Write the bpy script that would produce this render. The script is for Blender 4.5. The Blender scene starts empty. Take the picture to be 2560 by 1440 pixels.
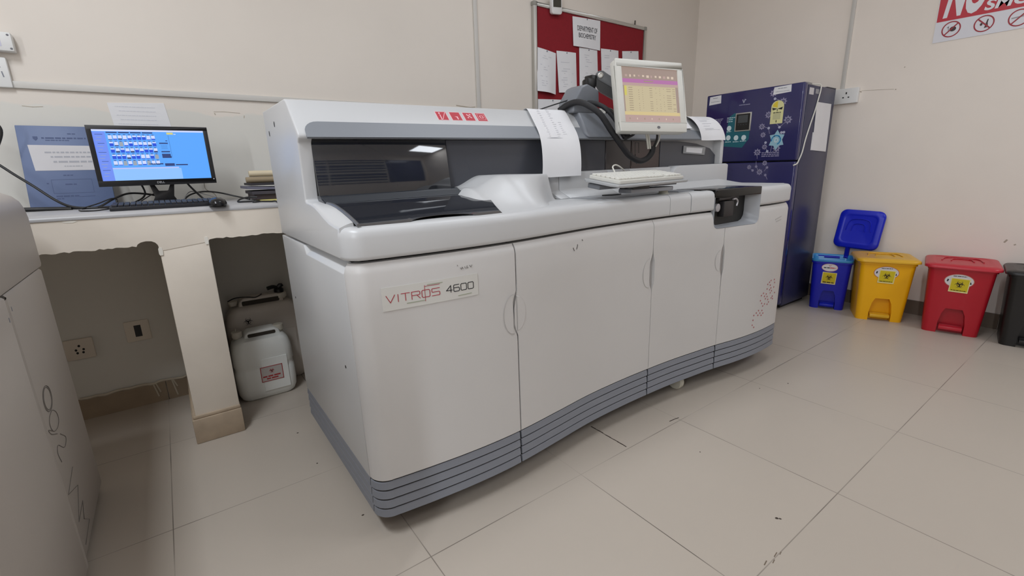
import bpy, bmesh, math, random
from mathutils import Vector, Matrix
random.seed(7)
SC = bpy.context.scene
COL = SC.collection
PI = math.pi

# ------------------------------------------------------------------ materials
def lin(c):
    c = c / 255.0
    return c / 12.92 if c <= 0.04045 else ((c + 0.055) / 1.055) ** 2.4
def rgb(c): return (lin(c[0]), lin(c[1]), lin(c[2]), 1.0)
_M = {}
def mat(name, c, rough=0.5, metal=0.0, emit=0.0, spec=0.5, var=0.0, vscale=6.0, bump=0.0, bscale=60.0, trans=0.0, coat=0.0):
    if name in _M: return _M[name]
    m = bpy.data.materials.new(name); m.use_nodes = True
    nt = m.node_tree; b = nt.nodes['Principled BSDF']
    b.inputs['Base Color'].default_value = rgb(c)
    b.inputs['Roughness'].default_value = rough
    b.inputs['Metallic'].default_value = metal
    b.inputs['Specular IOR Level'].default_value = spec
    b.inputs['Transmission Weight'].default_value = trans
    b.inputs['Coat Weight'].default_value = coat
    if emit:
        b.inputs['Emission Color'].default_value = rgb(c)
        b.inputs['Emission Strength'].default_value = emit
        b.inputs['Base Color'].default_value = (0.01, 0.01, 0.01, 1)
    if var or bump:
        geo = nt.nodes.new('ShaderNodeNewGeometry')
    if var:
        n = nt.nodes.new('ShaderNodeTexNoise'); n.inputs['Scale'].default_value = vscale
        n.inputs['Detail'].default_value = 5
        nt.links.new(geo.outputs['Position'], n.inputs['Vector'])
        mr = nt.nodes.new('ShaderNodeMapRange')
        mr.inputs['From Min'].default_value = 0.3; mr.inputs['From Max'].default_value = 0.7
        mr.inputs['To Min'].default_value = 1 - var; mr.inputs['To Max'].default_value = 1 + var
        nt.links.new(n.outputs['Fac'], mr.inputs['Value'])
        mx = nt.nodes.new('ShaderNodeVectorMath'); mx.operation = 'SCALE'
        mx.inputs[0].default_value = rgb(c)[:3]
        nt.links.new(mr.outputs['Result'], mx.inputs['Scale'])
        nt.links.new(mx.outputs['Vector'], b.inputs['Base Color'])
    if bump:
        n2 = nt.nodes.new('ShaderNodeTexNoise'); n2.inputs['Scale'].default_value = bscale
        nt.links.new(geo.outputs['Position'], n2.inputs['Vector'])
        bp = nt.nodes.new('ShaderNodeBump'); bp.inputs['Strength'].default_value = bump
        bp.inputs['Distance'].default_value = 0.004
        nt.links.new(n2.outputs['Fac'], bp.inputs['Height'])
        nt.links.new(bp.outputs['Normal'], b.inputs['Normal'])
    _M[name] = m
    return m

def floor_material():
    m = bpy.data.materials.new('floor_tile'); m.use_nodes = True
    nt = m.node_tree; N = nt.nodes.new; L = nt.links.new
    b = nt.nodes['Principled BSDF']
    geo = N('ShaderNodeNewGeometry'); sep = N('ShaderNodeSeparateXYZ'); L(geo.outputs['Position'], sep.inputs[0])
    nz = N('ShaderNodeTexNoise'); nz.inputs['Scale'].default_value = 2.2; L(geo.outputs['Position'], nz.inputs['Vector'])
    cells = []; dists = []
    for ax, off in (('X', 0.445), ('Y', 0.446)):
        a = N('ShaderNodeMath'); a.operation = 'SUBTRACT'; L(sep.outputs[ax], a.inputs[0]); a.inputs[1].default_value = off
        d = N('ShaderNodeMath'); d.operation = 'DIVIDE'; L(a.outputs[0], d.inputs[0]); d.inputs[1].default_value = 0.6
        f = N('ShaderNodeMath'); f.operation = 'FLOOR'; L(d.outputs[0], f.inputs[0]); cells.append(f)
        r = N('ShaderNodeMath'); r.operation = 'ROUND'; L(d.outputs[0], r.inputs[0])
        s = N('ShaderNodeMath'); s.operation = 'SUBTRACT'; L(d.outputs[0], s.inputs[0]); L(r.outputs[0], s.inputs[1])
        ab = N('ShaderNodeMath'); ab.operation = 'ABSOLUTE'; L(s.outputs[0], ab.inputs[0]); dists.append(ab)
    mn = N('ShaderNodeMath'); mn.operation = 'MINIMUM'; L(dists[0].outputs[0], mn.inputs[0]); L(dists[1].outputs[0], mn.inputs[1])
    ln = N('ShaderNodeMapRange'); L(mn.outputs[0], ln.inputs['Value'])
    ln.inputs['From Min'].default_value = 0.0013; ln.inputs['From Max'].default_value = 0.0034
    ln.inputs['To Min'].default_value = 1; ln.inputs['To Max'].default_value = 0
    # grout darkness varies along the joints
    st = N('ShaderNodeMapRange'); L(nz.outputs['Fac'], st.inputs['Value'])
    st.inputs['From Min'].default_value = 0.36; st.inputs['From Max'].default_value = 0.66
    st.inputs['To Min'].default_value = 0.10; st.inputs['To Max'].default_value = 0.85
    mu = N('ShaderNodeMath'); mu.operation = 'MULTIPLY'; L(ln.outputs[0], mu.inputs[0]); L(st.outputs[0], mu.inputs[1])
    cc = N('ShaderNodeCombineXYZ'); L(cells[0].outputs[0], cc.inputs[0]); L(cells[1].outputs[0], cc.inputs[1])
    wn = N('ShaderNodeTexWhiteNoise'); L(cc.outputs[0], wn.inputs['Vector'])
    n2 = N('ShaderNodeTexNoise'); n2.inputs['Scale'].default_value = 1.7; n2.inputs['Detail'].default_value = 6
    L(geo.outputs['Position'], n2.inputs['Vector'])
    ad = N('ShaderNodeMath'); ad.operation = 'MULTIPLY_ADD'; L(wn.outputs['Value'], ad.inputs[0]); ad.inputs[1].default_value = 0.03
    ad.inputs[2].default_value = 0.94
    ad2 = N('ShaderNodeMath'); ad2.operation = 'MULTIPLY_ADD'; L(n2.outputs['Fac'], ad2.inputs[0]); ad2.inputs[1].default_value = 0.09
    L(ad.outputs[0], ad2.inputs[2])
    sc = N('ShaderNodeVectorMath'); sc.operation = 'SCALE'; sc.inputs[0].default_value = rgb((184, 174, 162))[:3]
    L(ad2.outputs[0], sc.inputs['Scale'])
    mx = N('ShaderNodeMix'); mx.data_type = 'RGBA'; L(mu.outputs[0], mx.inputs['Factor'])
    L(sc.outputs['Vector'], mx.inputs['A']); mx.inputs['B'].default_value = rgb((62, 52, 44))
    L(mx.outputs['Result'], b.inputs['Base Color'])
    b.inputs['Roughness'].default_value = 0.33
    b.inputs['Specular IOR Level'].default_value = 0.42
    return m

def wall_material(name, c, patch=None):
    m = bpy.data.materials.new(name); m.use_nodes = True
    nt = m.node_tree; N = nt.nodes.new; L = nt.links.new
    b = nt.nodes['Principled BSDF']; b.inputs['Roughness'].default_value = 0.62
    b.inputs['Specular IOR Level'].default_value = 0.3
    geo = N('ShaderNodeNewGeometry')
    n = N('ShaderNodeTexNoise'); n.inputs['Scale'].default_value = 1.4; n.inputs['Detail'].default_value = 7
    L(geo.outputs['Position'], n.inputs['Vector'])
    mr = N('ShaderNodeMapRange'); L(n.outputs['Fac'], mr.inputs['Value'])
    mr.inputs['From Min'].default_value = .3; mr.inputs['From Max'].default_value = .7
    mr.inputs['To Min'].default_value = .965; mr.inputs['To Max'].default_value = 1.03
    sc = N('ShaderNodeVectorMath'); sc.operation = 'SCALE'; sc.inputs[0].default_value = rgb(c)[:3]
    L(mr.outputs[0], sc.inputs['Scale'])
    out = sc.outputs['Vector']
    if patch:   # scraped, whiter plaster below the trunking
        sep = N('ShaderNodeSeparateXYZ'); L(geo.outputs['Position'], sep.inputs[0])
        n2 = N('ShaderNodeTexNoise'); n2.inputs['Scale'].default_value = 5; n2.inputs['Detail'].default_value = 8
        L(geo.outputs['Position'], n2.inputs['Vector'])
        w = N('ShaderNodeMath'); w.operation = 'MULTIPLY_ADD'; L(n2.outputs['Fac'], w.inputs[0]); w.inputs[1].default_value = .10; L(sep.outputs['Z'], w.inputs[2])
        st = N('ShaderNodeMapRange'); L(w.outputs[0], st.inputs['Value'])
        st.inputs['From Min'].default_value = 1.415; st.inputs['From Max'].default_value = 1.425
        st.inputs['To Min'].default_value = .8; st.inputs['To Max'].default_value = 0
        mx = N('ShaderNodeMix'); mx.data_type = 'RGBA'; L(st.outputs[0], mx.inputs['Factor'])
        L(out, mx.inputs['A']); mx.inputs['B'].default_value = rgb(patch); out = mx.outputs['Result']
    L(out, b.inputs['Base Color'])
    n3 = N('ShaderNodeTexNoise'); n3.inputs['Scale'].default_value = 9; n3.inputs['Detail'].default_value = 4
    L(geo.outputs['Position'], n3.inputs['Vector'])
    bp = N('ShaderNodeBump'); bp.inputs['Strength'].default_value = .12; bp.inputs['Distance'].default_value = .01
    L(n3.outputs['Fac'], bp.inputs['Height']); L(bp.outputs['Normal'], b.inputs['Normal'])
    return m

WHITE = mat('machine_white', (199, 200, 201), .34, var=.015, vscale=2.0)
WHITE2 = mat('machine_white_panel', (202, 200, 198), .42, var=.02, vscale=2.5)
GREY = mat('base_grey', (128, 132, 141), .45)
BAND = mat('band_grey', (128, 132, 138), .42)
CHAR = mat('charcoal', (72, 74, 81), .38)
CHAR2 = mat('charcoal_brown', (66, 61, 62), .3)
DARK = mat('chassis_dark', (30, 29, 29), .6)
BLACK = mat('black_plastic', (22, 22, 23), .4)
BLACKG = mat('black_gloss', (14, 14, 15), .12)
SMOKE = mat('smoked_acrylic', (40, 42, 48), .05, spec=.85)
RUBBER = mat('cable_black', (20, 20, 21), .5)
SLEEVE = mat('cable_sleeve', (28, 28, 31), .55, bump=.4, bscale=400)
PAPER = mat('paper', (226, 226, 228), .75, var=.012, vscale=14)
PAPER2 = mat('paper_grey', (208, 206, 208), .75, var=.015, vscale=14)
INK = mat('ink_grey', (138, 140, 148), .8)
INKP = mat('ink_sheet', (172, 173, 180), .8)
INKD = mat('ink_dark', (40, 40, 44), .8)
REDP = mat('print_red', (180, 28, 48), .5)
REDV = mat('lettering_red', (168, 52, 66), .5)
PINK = mat('print_pale_pink', (240, 190, 196), .5)
WIREW = mat('wire_white', (218, 216, 206), .5)
SILVER = mat('aluminium', (190, 188, 182), .35, metal=.6)
CREAM = mat('counter_cream', (232, 222, 208), .6, var=.03, vscale=7, bump=.25, bscale=14)
CTOP = mat('counter_top_grey', (176, 175, 176), .38, var=.05, vscale=9)
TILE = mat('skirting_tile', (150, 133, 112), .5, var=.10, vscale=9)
TRUNK = mat('trunking', (204, 201, 195), .5)
SOCK = mat('socket_white', (226, 226, 224), .35)
SOCKD = mat('socket_aged', (214, 204, 190), .5)
BEZW = mat('monitor_white', (214, 213, 206), .4)

# ------------------------------------------------------------------ object helpers
def origin_of(p):
    v = Vector((0, 0, 0))
    while p is not None:
        v += p.location; p = p.parent
    return v

def tag(o, label=None, cat=None, group=None, kind=None):
    if label: o['label'] = label
    if cat: o['category'] = cat
    if group: o['group'] = group
    if kind: o['kind'] = kind
    return o

def thing(name, label, cat, loc, rotz=0.0, group=None):
    o = bpy.data.objects.new(name, None); COL.objects.link(o)
    o.location = loc; o.rotation_euler = (0, 0, rotz); o.empty_display_size = .05
    return tag(o, label, cat, group)

def obj(name, bm, mats, parent=None, local=False, bevel=0.0, seg=2, angle=38, label=None, weld=True, keep=None):
    if weld: bmesh.ops.remove_doubles(bm, verts=bm.verts, dist=1e-6)
    bmesh.ops.recalc_face_normals(bm, faces=bm.faces)
    if bevel:
        ed = [e for e in bm.edges if len(e.link_faces) == 2 and e.calc_face_angle(0) > math.radians(32) and not (keep and keep(e))]
        bmesh.ops.bevel(bm, geom=ed, offset=bevel, segments=seg, affect='EDGES', clamp_overlap=True, profile=.5)
    if parent is not None:
        off = Vector((0, 0, 0)) if local else origin_of(parent)
        loc = Vector((0, 0, 0))
    else:
        xs = [v.co.x for v in bm.verts]; ys = [v.co.y for v in bm.verts]; zs = [v.co.z for v in bm.verts]
        off = Vector(((min(xs) + max(xs)) / 2, (min(ys) + max(ys)) / 2, min(zs))); loc = off.copy()
    for v in bm.verts: v.co -= off
    me = bpy.data.meshes.new(name); bm.to_mesh(me); bm.free()
    for m in (mats if isinstance(mats, (list, tuple)) else [mats]): me.materials.append(m)
    for p in me.polygons: p.use_smooth = True
    me.set_sharp_from_angle(angle=math.radians(angle))
    o = bpy.data.objects.new(name, me); COL.objects.link(o)
    o.location = loc
    if parent is not None: o.parent = parent
    if label: o['label'] = label
    return o

PRINTS = {'printed_text', 'faint_writing', 'scuff_marks', 'floral_pattern', 'floral_dots', 'sticker_print', 'scribble', 'scratch_mark', 'smudge_mark', 'faded_print', 'maker_mark', 'hazard_print'}
_obj = obj
def stamp(par, bm, mats, local=False):
    """printed marks become part of the surface they are printed on"""
    off = Vector((0, 0, 0)) if local else (origin_of(par) if par.parent is None else origin_of(par.parent))
    base = len(par.data.materials)
    for m in (mats if isinstance(mats, (list, tuple)) else [mats]): par.data.materials.append(m)
    for v in bm.verts: v.co -= off
    for f in bm.faces: f.material_index += base
    tmp = bpy.data.meshes.new('print'); bm.to_mesh(tmp); bm.free()
    b2 = bmesh.new(); b2.from_mesh(par.data); b2.from_mesh(tmp); b2.to_mesh(par.data); b2.free()
    bpy.data.meshes.remove(tmp); return par
def obj(name, bm, mats, parent=None, **k):
    if name in PRINTS and parent is not None and parent.type == 'MESH': return stamp(parent, bm, mats, k.get('local', False))
    return _obj(name, bm, mats, parent, **k)

def struct(name, bm, m, **k):
    return tag(obj(name, bm, m, **k), kind='structure')

def B(): return bmesh.new()

def faces_from(bm, verts, faces, mi=0):
    vs = [bm.verts.new(v) for v in verts]
    for f in faces:
        try:
            ff = bm.faces.new([vs[i] for i in f]); ff.material_index = mi
        except ValueError: pass
    return vs

def box(bm, x0, x1, y0, y1, z0, z1, mi=0, M=None):
    v = [Vector((x, y, z)) for x in (x0, x1) for y in (y0, y1) for z in (z0, z1)]
    if M is not None: v = [M @ p for p in v]
    return faces_from(bm, v, [(0, 1, 3, 2), (4, 6, 7, 5), (0, 4, 5, 1), (2, 3, 7, 6), (0, 2, 6, 4), (1, 5, 7, 3)], mi)

def prism(bm, poly, M, t0, t1, mi=0):
    """polygon in the M xy-plane, extruded along M z from t0 to t1"""
    n = len(poly)
    v = [M @ Vector((p[0], p[1], t0)) for p in poly] + [M @ Vector((p[0], p[1], t1)) for p in poly]
    f = [tuple(range(n - 1, -1, -1)), tuple(range(n, 2 * n))]
    f += [(i, (i + 1) % n, n + (i + 1) % n, n + i) for i in range(n)]
    return faces_from(bm, v, f, mi)

def frame(o, u, v):
    u = Vector(u).normalized(); v = Vector(v); n = u.cross(v).normalized(); v = n.cross(u)
    M = Matrix.Identity(4)
    for i in range(3):
        M[i][0] = u[i]; M[i][1] = v[i]; M[i][2] = n[i]; M[i][3] = o[i]
    return M
def FR(o): return frame(o, (1, 0, 0), (0, 0, 1))       # faces -Y
def LF(o): return frame(o, (0, -1, 0), (0, 0, 1))      # faces -X
def RF(o): return frame(o, (0, 1, 0), (0, 0, 1))       # faces +X
def UP(o): return frame(o, (1, 0, 0), (0, 1, 0))       # faces up
YZ = Matrix(((0, 0, 1, 0), (1, 0, 0, 0), (0, 1, 0, 0), (0, 0, 0, 1)))   # poly (y,z) extruded along x
XZ = Matrix(((1, 0, 0, 0), (0, 0, 1, 0), (0, 1, 0, 0), (0, 0, 0, 1)))   # poly (x,z) extruded along y

def rrect(x0, x1, y0, y1, r, n=5):
    p = []
    for cx, cy, a in ((x1 - r, y1 - r, 0), (x0 + r, y1 - r, 90), (x0 + r, y0 + r, 180), (x1 - r, y0 + r, 270)):
        for i in range(n + 1):
            t = math.radians(a + 90 * i / n); p.append((cx + r * math.cos(t), cy + r * math.sin(t)))
    return p
def ellipse(cx, cy, a, b, n=32): return [(cx + a * math.cos(2 * PI * i / n), cy + b * math.sin(2 * PI * i / n)) for i in range(n)]
def R4(x0, x1, y0, y1): return [(x0, y0), (x1, y0), (x1, y1), (x0, y1)]

def catmull(pts, k=8):
    P = [Vector(p) for p in pts]
    if len(P) < 3 or k <= 1: return P
    P = [P[0] * 2 - P[1]] + P + [P[-1] * 2 - P[-2]]
    out = []
    for i in range(1, len(P) - 2):
        a, b, c, d = P[i - 1], P[i], P[i + 1], P[i + 2]
        for j in range(k):
            t = j / k
            out.append(.5 * ((2 * b) + (c - a) * t + (2 * a - 5 * b + 4 * c - d) * t * t + (3 * b - a - 3 * c + d) * t ** 3))
    out.append(P[-2])
    return out

def tube(bm, pts, r, seg=8, k=8, mi=0, radii=None):
    P = catmull(pts, k)
    n = len(P)
    rings = []
    up = None
    for i, p in enumerate(P):
        t = (P[min(i + 1, n - 1)] - P[max(i - 1, 0)]).normalized()
        if up is None:
            up = Vector((0, 0, 1)) if abs(t.z) < .9 else Vector((1, 0, 0))
        s = t.cross(up).normalized(); up = s.cross(t).normalized()
        rr = r if radii is None else radii[0] + (radii[1] - radii[0]) * i / (n - 1)
        rings.append([bm.verts.new(p + rr * (math.cos(2 * PI * j / seg) * s + math.sin(2 * PI * j / seg) * up)) for j in range(seg)])
    for a, b in zip(rings, rings[1:]):
        for j in range(seg):
            f = bm.faces.new((a[j], a[(j + 1) % seg], b[(j + 1) % seg], b[j])); f.material_index = mi
    for rg in (rings[0], rings[-1]):
        f = bm.faces.new(rg); f.material_index = mi

def lathe(bm, c, prof, ax='z', seg=20, mi=0, M=None):
    rings = []
    for r, h in prof:
        ring = []
        for j in range(seg):
            a = 2 * PI * j / seg; q = (r * math.cos(a), r * math.sin(a), h)
            if ax == 'x': q = (q[2], q[0], q[1])
            elif ax == 'y': q = (q[0], q[2], q[1])
            p = Vector(q) + Vector(c)
            ring.append(bm.verts.new(M @ p if M is not None else p))
        rings.append(ring)
    for a, b in zip(rings, rings[1:]):
        for j in range(seg):
            f = bm.faces.new((a[j], a[(j + 1) % seg], b[(j + 1) % seg], b[j])); f.material_index = mi
    for rg in (rings[0], rings[-1]):
        f = bm.faces.new(rg); f.material_index = mi

def grid_solid(bm, G, th, mi=0):
    """G[i][j] points of a sheet; th a Vector offset to its underside"""
    th = Vector(th); ni, nj = len(G), len(G[0])
    A = [[bm.verts.new(p) for p in row] for row in G]
    Bk = [[bm.verts.new(Vector(p) + th) for p in row] for row in G]
    def q(*v):
        try: f = bm.faces.new(v); f.material_index = mi
        except ValueError: pass
    for i in range(ni - 1):
        for j in range(nj - 1):
            q(A[i][j], A[i + 1][j], A[i + 1][j + 1], A[i][j + 1]); q(Bk[i][j], Bk[i][j + 1], Bk[i + 1][j + 1], Bk[i + 1][j])
    for i in range(ni - 1):
        q(A[i][0], Bk[i][0], Bk[i + 1][0], A[i + 1][0]); q(A[i][-1], A[i + 1][-1], Bk[i + 1][-1], Bk[i][-1])
    for j in range(nj - 1):
        q(A[0][j], A[0][j + 1], Bk[0][j + 1], Bk[0][j]); q(A[-1][j], Bk[-1][j], Bk[-1][j + 1], A[-1][j + 1])

def ribbon(bm, M, pts, w, t=.0006, mi=0, close=False):
    """flat pen stroke of width w along 2-D points"""
    P = [Vector((p[0], p[1])) for p in pts]
    if close: P.append(P[0])
    for a, b in zip(P, P[1:]):
        d = b - a
        if d.length < 1e-7: continue
        d.normalize(); s = Vector((-d.y, d.x)) * w / 2; e = d * w * .35
        prism(bm, [(a - e - s), (b + e - s), (b + e + s), (a - e + s)], M, 0, t, mi)

_txt = {}
def text_geo(s, bold=0.0):
    if (s, bold) in _txt: return _txt[(s, bold)]
    cu = bpy.data.curves.new('lettering', 'FONT'); cu.body = s; cu.size = 1; cu.resolution_u = 4; cu.offset = bold
    o = bpy.data.objects.new('lettering', cu); COL.objects.link(o)
    dg = bpy.context.evaluated_depsgraph_get(); dg.update()
    me = bpy.data.meshes.new_from_object(o.evaluated_get(dg))
    V = [(v.co.x, v.co.y) for v in me.vertices]; F = [tuple(p.vertices) for p in me.polygons]
    bpy.data.objects.remove(o); bpy.data.curves.remove(cu); bpy.data.meshes.remove(me)
    x0 = min(v[0] for v in V); x1 = max(v[0] for v in V); y0 = min(v[1] for v in V); y1 = max(v[1] for v in V)
    _txt[(s, bold)] = ([((v[0] - x0) / (x1 - x0), (v[1] - y0) / (y1 - y0)) for v in V], F)
    return _txt[(s, bold)]
def text(bm, s, M, x0, x1, y0, y1, t=.0008, mi=0, slant=0.0, bold=0.0):
    V, F = text_geo(s, bold)
    pts = [M @ Vector((x0 + u * (x1 - x0) + slant * v, y0 + v * (y1 - y0), t)) for u, v in V]
    faces_from(bm, pts, F, mi)

def dashes(bm, M, x0, x1, y, h, t=.0005, mi=0, mn=.3, mx=1.0, gap=.35, rnd=None):
    rnd = rnd or random
    x = x0
    while x < x1 - h * .5:
        w = min(h * rnd.uniform(1.2, 4.5), x1 - x)
        prism(bm, R4(x, x + w, y - h / 2, y + h / 2), M, 0, t, mi); x += w + h * .6

def biohazard(bm, M, cx, cy, s, t=.0006, mi=0):
    for k in range(3):
        th = math.radians(90 + 120 * k)
        c1 = Vector((cx + .36 * s * math.cos(th), cy + .36 * s * math.sin(th)))
        c2 = Vector((cx + .45 * s * math.cos(th), cy + .45 * s * math.sin(th)))
        n = 22; o = []; i_ = []
        for j in range(n + 1):
            a = th + math.radians(28 + (332 - 28) * j / n)
            b = th + math.radians(30 + (330 - 30) * j / n)
            o.append(c1 + .40 * s * Vector((math.cos(a), math.sin(a)))); i_.append(c2 + .31 * s * Vector((math.cos(b), math.sin(b))))
        for j in range(n): prism(bm, [o[j], o[j + 1], i_[j + 1], i_[j]], M, 0, t, mi)
    n = 30
    for j in range(n):
        a = 2 * PI * j / n; b = 2 * PI * (j + 1) / n
        p = lambda r, q: (cx + r * s * math.cos(q), cy + r * s * math.sin(q))
        prism(bm, [p(.33, a), p(.33, b), p(.42, b), p(.42, a)], M, 0, t * .6, mi)

# ------------------------------------------------------------------ camera
f_px = 1162.3
cd = bpy.data.cameras.new('camera'); cam = bpy.data.objects.new('camera', cd); COL.objects.link(cam)
cd.sensor_fit = 'HORIZONTAL'; cd.sensor_width = 36.0; cd.lens = 36.0 * f_px / 2560.0
cd.clip_start = .02
pit, rol, yaw = math.radians(14.4435), math.radians(-1.4979), math.radians(35.945)
fwd = Vector((math.sin(yaw) * math.cos(pit), math.cos(yaw) * math.cos(pit), -math.sin(pit)))
rt = Vector((math.cos(yaw), -math.sin(yaw), 0)); upv = rt.cross(fwd)
r2 = math.cos(rol) * rt + math.sin(rol) * upv; u2 = -math.sin(rol) * rt + math.cos(rol) * upv
Mc = Matrix.Identity(4)
for i in range(3):
    Mc[i][0] = r2[i]; Mc[i][1] = u2[i]; Mc[i][2] = -fwd[i]
Mc[2][3] = 1.08
cam.matrix_world = Mc
SC.camera = cam

# ------------------------------------------------------------------ room
XW, YW, X0, Y0, ZC = 4.17, 2.76, -2.6, -2.6, 3.0
WALL = wall_material('wall_paint', (224, 216, 206), (212, 211, 204))
WALLR = wall_material('wall_paint_right', (238, 229, 219))
bm = B(); box(bm, X0 - .1, XW + .1, Y0 - .1, YW + .1, -.1, 0); struct('floor', bm, floor_material())
bm = B(); box(bm, X0 - .1, XW + .1, Y0 - .1, YW + .1, ZC, ZC + .1); struct('ceiling', bm, mat('ceiling_paint', (238, 236, 232), .8))
bm = B(); box(bm, X0 - .1, XW + .1, YW, YW + .1, 0, ZC); struct('wall_back', bm, WALL)
bm = B(); box(bm, XW, XW + .1, Y0, YW, 0, ZC); struct('wall_right', bm, WALLR)
bm = B(); box(bm, X0 - .1, X0, Y0, YW, 0, ZC); struct('wall_left', bm, WALLR)
bm = B(); box(bm, X0 - .1, XW + .1, Y0 - .1, Y0, 0, ZC); struct('wall_front', bm, WALLR)
bm = B()
rr = random.Random(3)
x = -2.55
while x < 4.1:
    x1 = min(x + .6, 4.15); box(bm, x, x1 - .003, YW - .014, YW, 0, .098 + rr.uniform(-.004, .004)); x = x1
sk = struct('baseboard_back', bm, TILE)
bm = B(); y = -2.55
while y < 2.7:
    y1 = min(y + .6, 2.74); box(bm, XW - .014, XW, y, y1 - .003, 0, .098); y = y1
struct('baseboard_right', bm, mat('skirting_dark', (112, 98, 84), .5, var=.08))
# cement drips over the skirting below the counter
bm = B()
for x, dz in ((-.20, .07), (-.19, .05), (-.125, .085), (-.12, .04)):
    tube(bm, [(x, YW - .015, .10), (x + .006, YW - .0155, .10 - dz * .5), (x + .012, YW - .015, .10 - dz)], .0035, 6, 4)
xs = [-.47 + .03 * i for i in range(18)]
tube(bm, [(q, YW - .012, .101 + rr.uniform(-.004, .006)) for q in xs], .006, 6, 3)
obj('cement_joint', bm, mat('cement_white', (196, 186, 168), .8), sk)
bm = B(); MFl = UP((0, 0, 0)); FLR = bpy.data.objects['floor']
rf = random.Random(21)
for k in range(9):
    a = 1.060 + k * .021; ribbon(bm, MFl, [(1.307 + rf.uniform(-.001, .001), a), (1.307 + rf.uniform(-.001, .001), a + .021)], .003 + rf.uniform(0, .0025), .0004)
for (qx, qy, r) in ((1.372, .515, .006), (1.378, .507, .004), (.30, 1.72, .004), (.345, 1.335, .0045), (2.36, .92, .004), (2.2, .98, .003), (1.50, .86, .003), (.29, 2.0, .004)): prism(bm, [(qx + r * rf.uniform(.6, 1.2) * math.cos(q * PI / 3), qy + r * rf.uniform(.6, 1.2) * math.sin(q * PI / 3)) for q in range(6)], MFl, 0, .0004)
ribbon(bm, MFl, [(1.60, 1.068), (1.63, 1.066), (1.655, 1.062)], .004, .0004)
obj('scuff_marks', bm, mat('floor_dirt', (70, 60, 52), .8), FLR)
bm = B()
for (qx, qy, l, r) in ((1.165, .452, .018, .006), (1.19, .441, .014, .005), (1.215, .449, .02, .005), (1.235, .443, .012, .004)): ribbon(bm, MFl, [(qx, qy), (qx + l, qy + r * .5)], r * .5, .0004)
obj('scuff_marks', bm, mat('floor_chip', (112, 98, 84), .8), FLR)
# unseen window and blind, added for the bands they reflect in the smoked glass
bm = B(); box(bm, -1.2, 4.0, Y0, Y0 + .02, 1.0, 2.62, 1)
for k in range(8): box(bm, -1.2, 2.2, Y0 + .02, Y0 + .05, 1.05 + k * .20, 1.16 + k * .20 - (k % 3) * .03, 0)
for x_ in (-1.25, .2, 2.2, 3.98): box(bm, x_, x_ + .06, Y0, Y0 + .06, .97, 2.65, 0)
struct('reflection_window_1', bm, [mat('reflection_slat_grey', (206, 202, 196), .5), mat('reflection_pane_blue', (46, 60, 104), .15)])
# trunking
bm = B(); box(bm, X0, 1.62, YW - .012, YW, 1.437, 1.463); struct('trim_1', bm, TRUNK, bevel=.002)
bm = B(); box(bm, 1.752, 1.778, YW - .012, YW, 1.0, ZC); struct('trim_2', bm, TRUNK, bevel=.002)
bm = B(); box(bm, XW - .014, XW, 1.509, 1.534, 1.575, ZC); struct('trim_3', bm, TRUNK, bevel=.002)
# hairline of old plaster, nail holes and scuffs
SCUFF = mat('scuff', (176, 165, 149), .8)
def scuff(par, M, items, m=SCUFF):
    bm = B()
    for pts, w in items: ribbon(bm, M, pts, w, .0008)
    obj('scuff_marks', bm, m, par)
wb = bpy.data.objects['wall_back']; wr = bpy.data.objects['wall_right']
scuff(wb, FR((0, YW, 0)), [([(.258, 1.379), (.30, 1.381), (.368, 1.377)], .002), ([(.26, 1.372), (.262, 1.366)], .004), ([(.385, 1.366), (.383, 1.356)], .003),
    ([(-.40, 1.372), (-.37, 1.369), (-.34, 1.372)], .002), ([(1.60, 1.478), (1.70, 1.47), (1.74, 1.475)], .006)])
scuff(wr, LF((XW, 0, 0)), [([(-1.40, 1.556), (-1.30, 1.549), (-1.21, 1.541)], .0022), ([(-1.20, 1.537), (-1.197, 1.538)], .006), ([(-.508, .556), (-.500, .570)], .009),
    ([(-.463, .544), (-.459, .546)], .007), ([(-1.17, 1.672), (-1.168, 1.675)], .005), ([(-1.41, 1.553), (-1.40, 1.548)], .006)])

# ------------------------------------------------------------------ masonry counter
t = thing('masonry_counter', 'cream painted masonry counter with grey top and chipped lower edge', 'counter', (0, 2.4, 0))
rj = random.Random(11)
def jag(x0, x1, z, n, amp):
    return [(x0 + (x1 - x0) * i / n, z + rj.uniform(-amp, amp)) for i in range(n + 1)]
low = jag(-1.6, -.115, .8375, 130, .0028) + [(-.11, .844), (-.10, .850), (-.085, .853), (-.068, .851), (-.058, .845), (-.052, .836), (-.047, .812)] + [(.106, .830)] + jag(.114, 1.5, .840, 120, .0028)
poly = low + [(1.5, .945), (-1.6, .945)]
bm = B(); prism(bm, poly, XZ, 2.180, YW - .002)
obj('front_beam', bm, CREAM, t)
bm = B()
nose = [(2.183, .9435), (2.177, .946), (2.176, .952), (2.179, .958), (2.186, .963), (2.198, .966), (YW - .002, .966), (YW - .002, .9435)]
prism(bm, nose, YZ, -1.6, 1.5)
obj('worktop', bm, CTOP, t, label='grey painted top of the counter')
bm = B(); box(bm, -.050, .110, 2.1815, YW - .002, 0, .846)
pier = obj('pier', bm, CREAM, t, bevel=.004)
bm = B(); box(bm, -.064, .114, 2.168, YW - .02, 0, .108); box(bm, -.060, .112, 2.174, YW - .02, .108, .122)
obj('plinth', bm, mat('plinth_tile', (176, 158, 136), .5, var=.12, vscale=12), pier, bevel=.004, label='stained beige tile foot of the pier')
bm = B()
CHIPM = mat('plaster_white', (236, 232, 222), .8)
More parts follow.
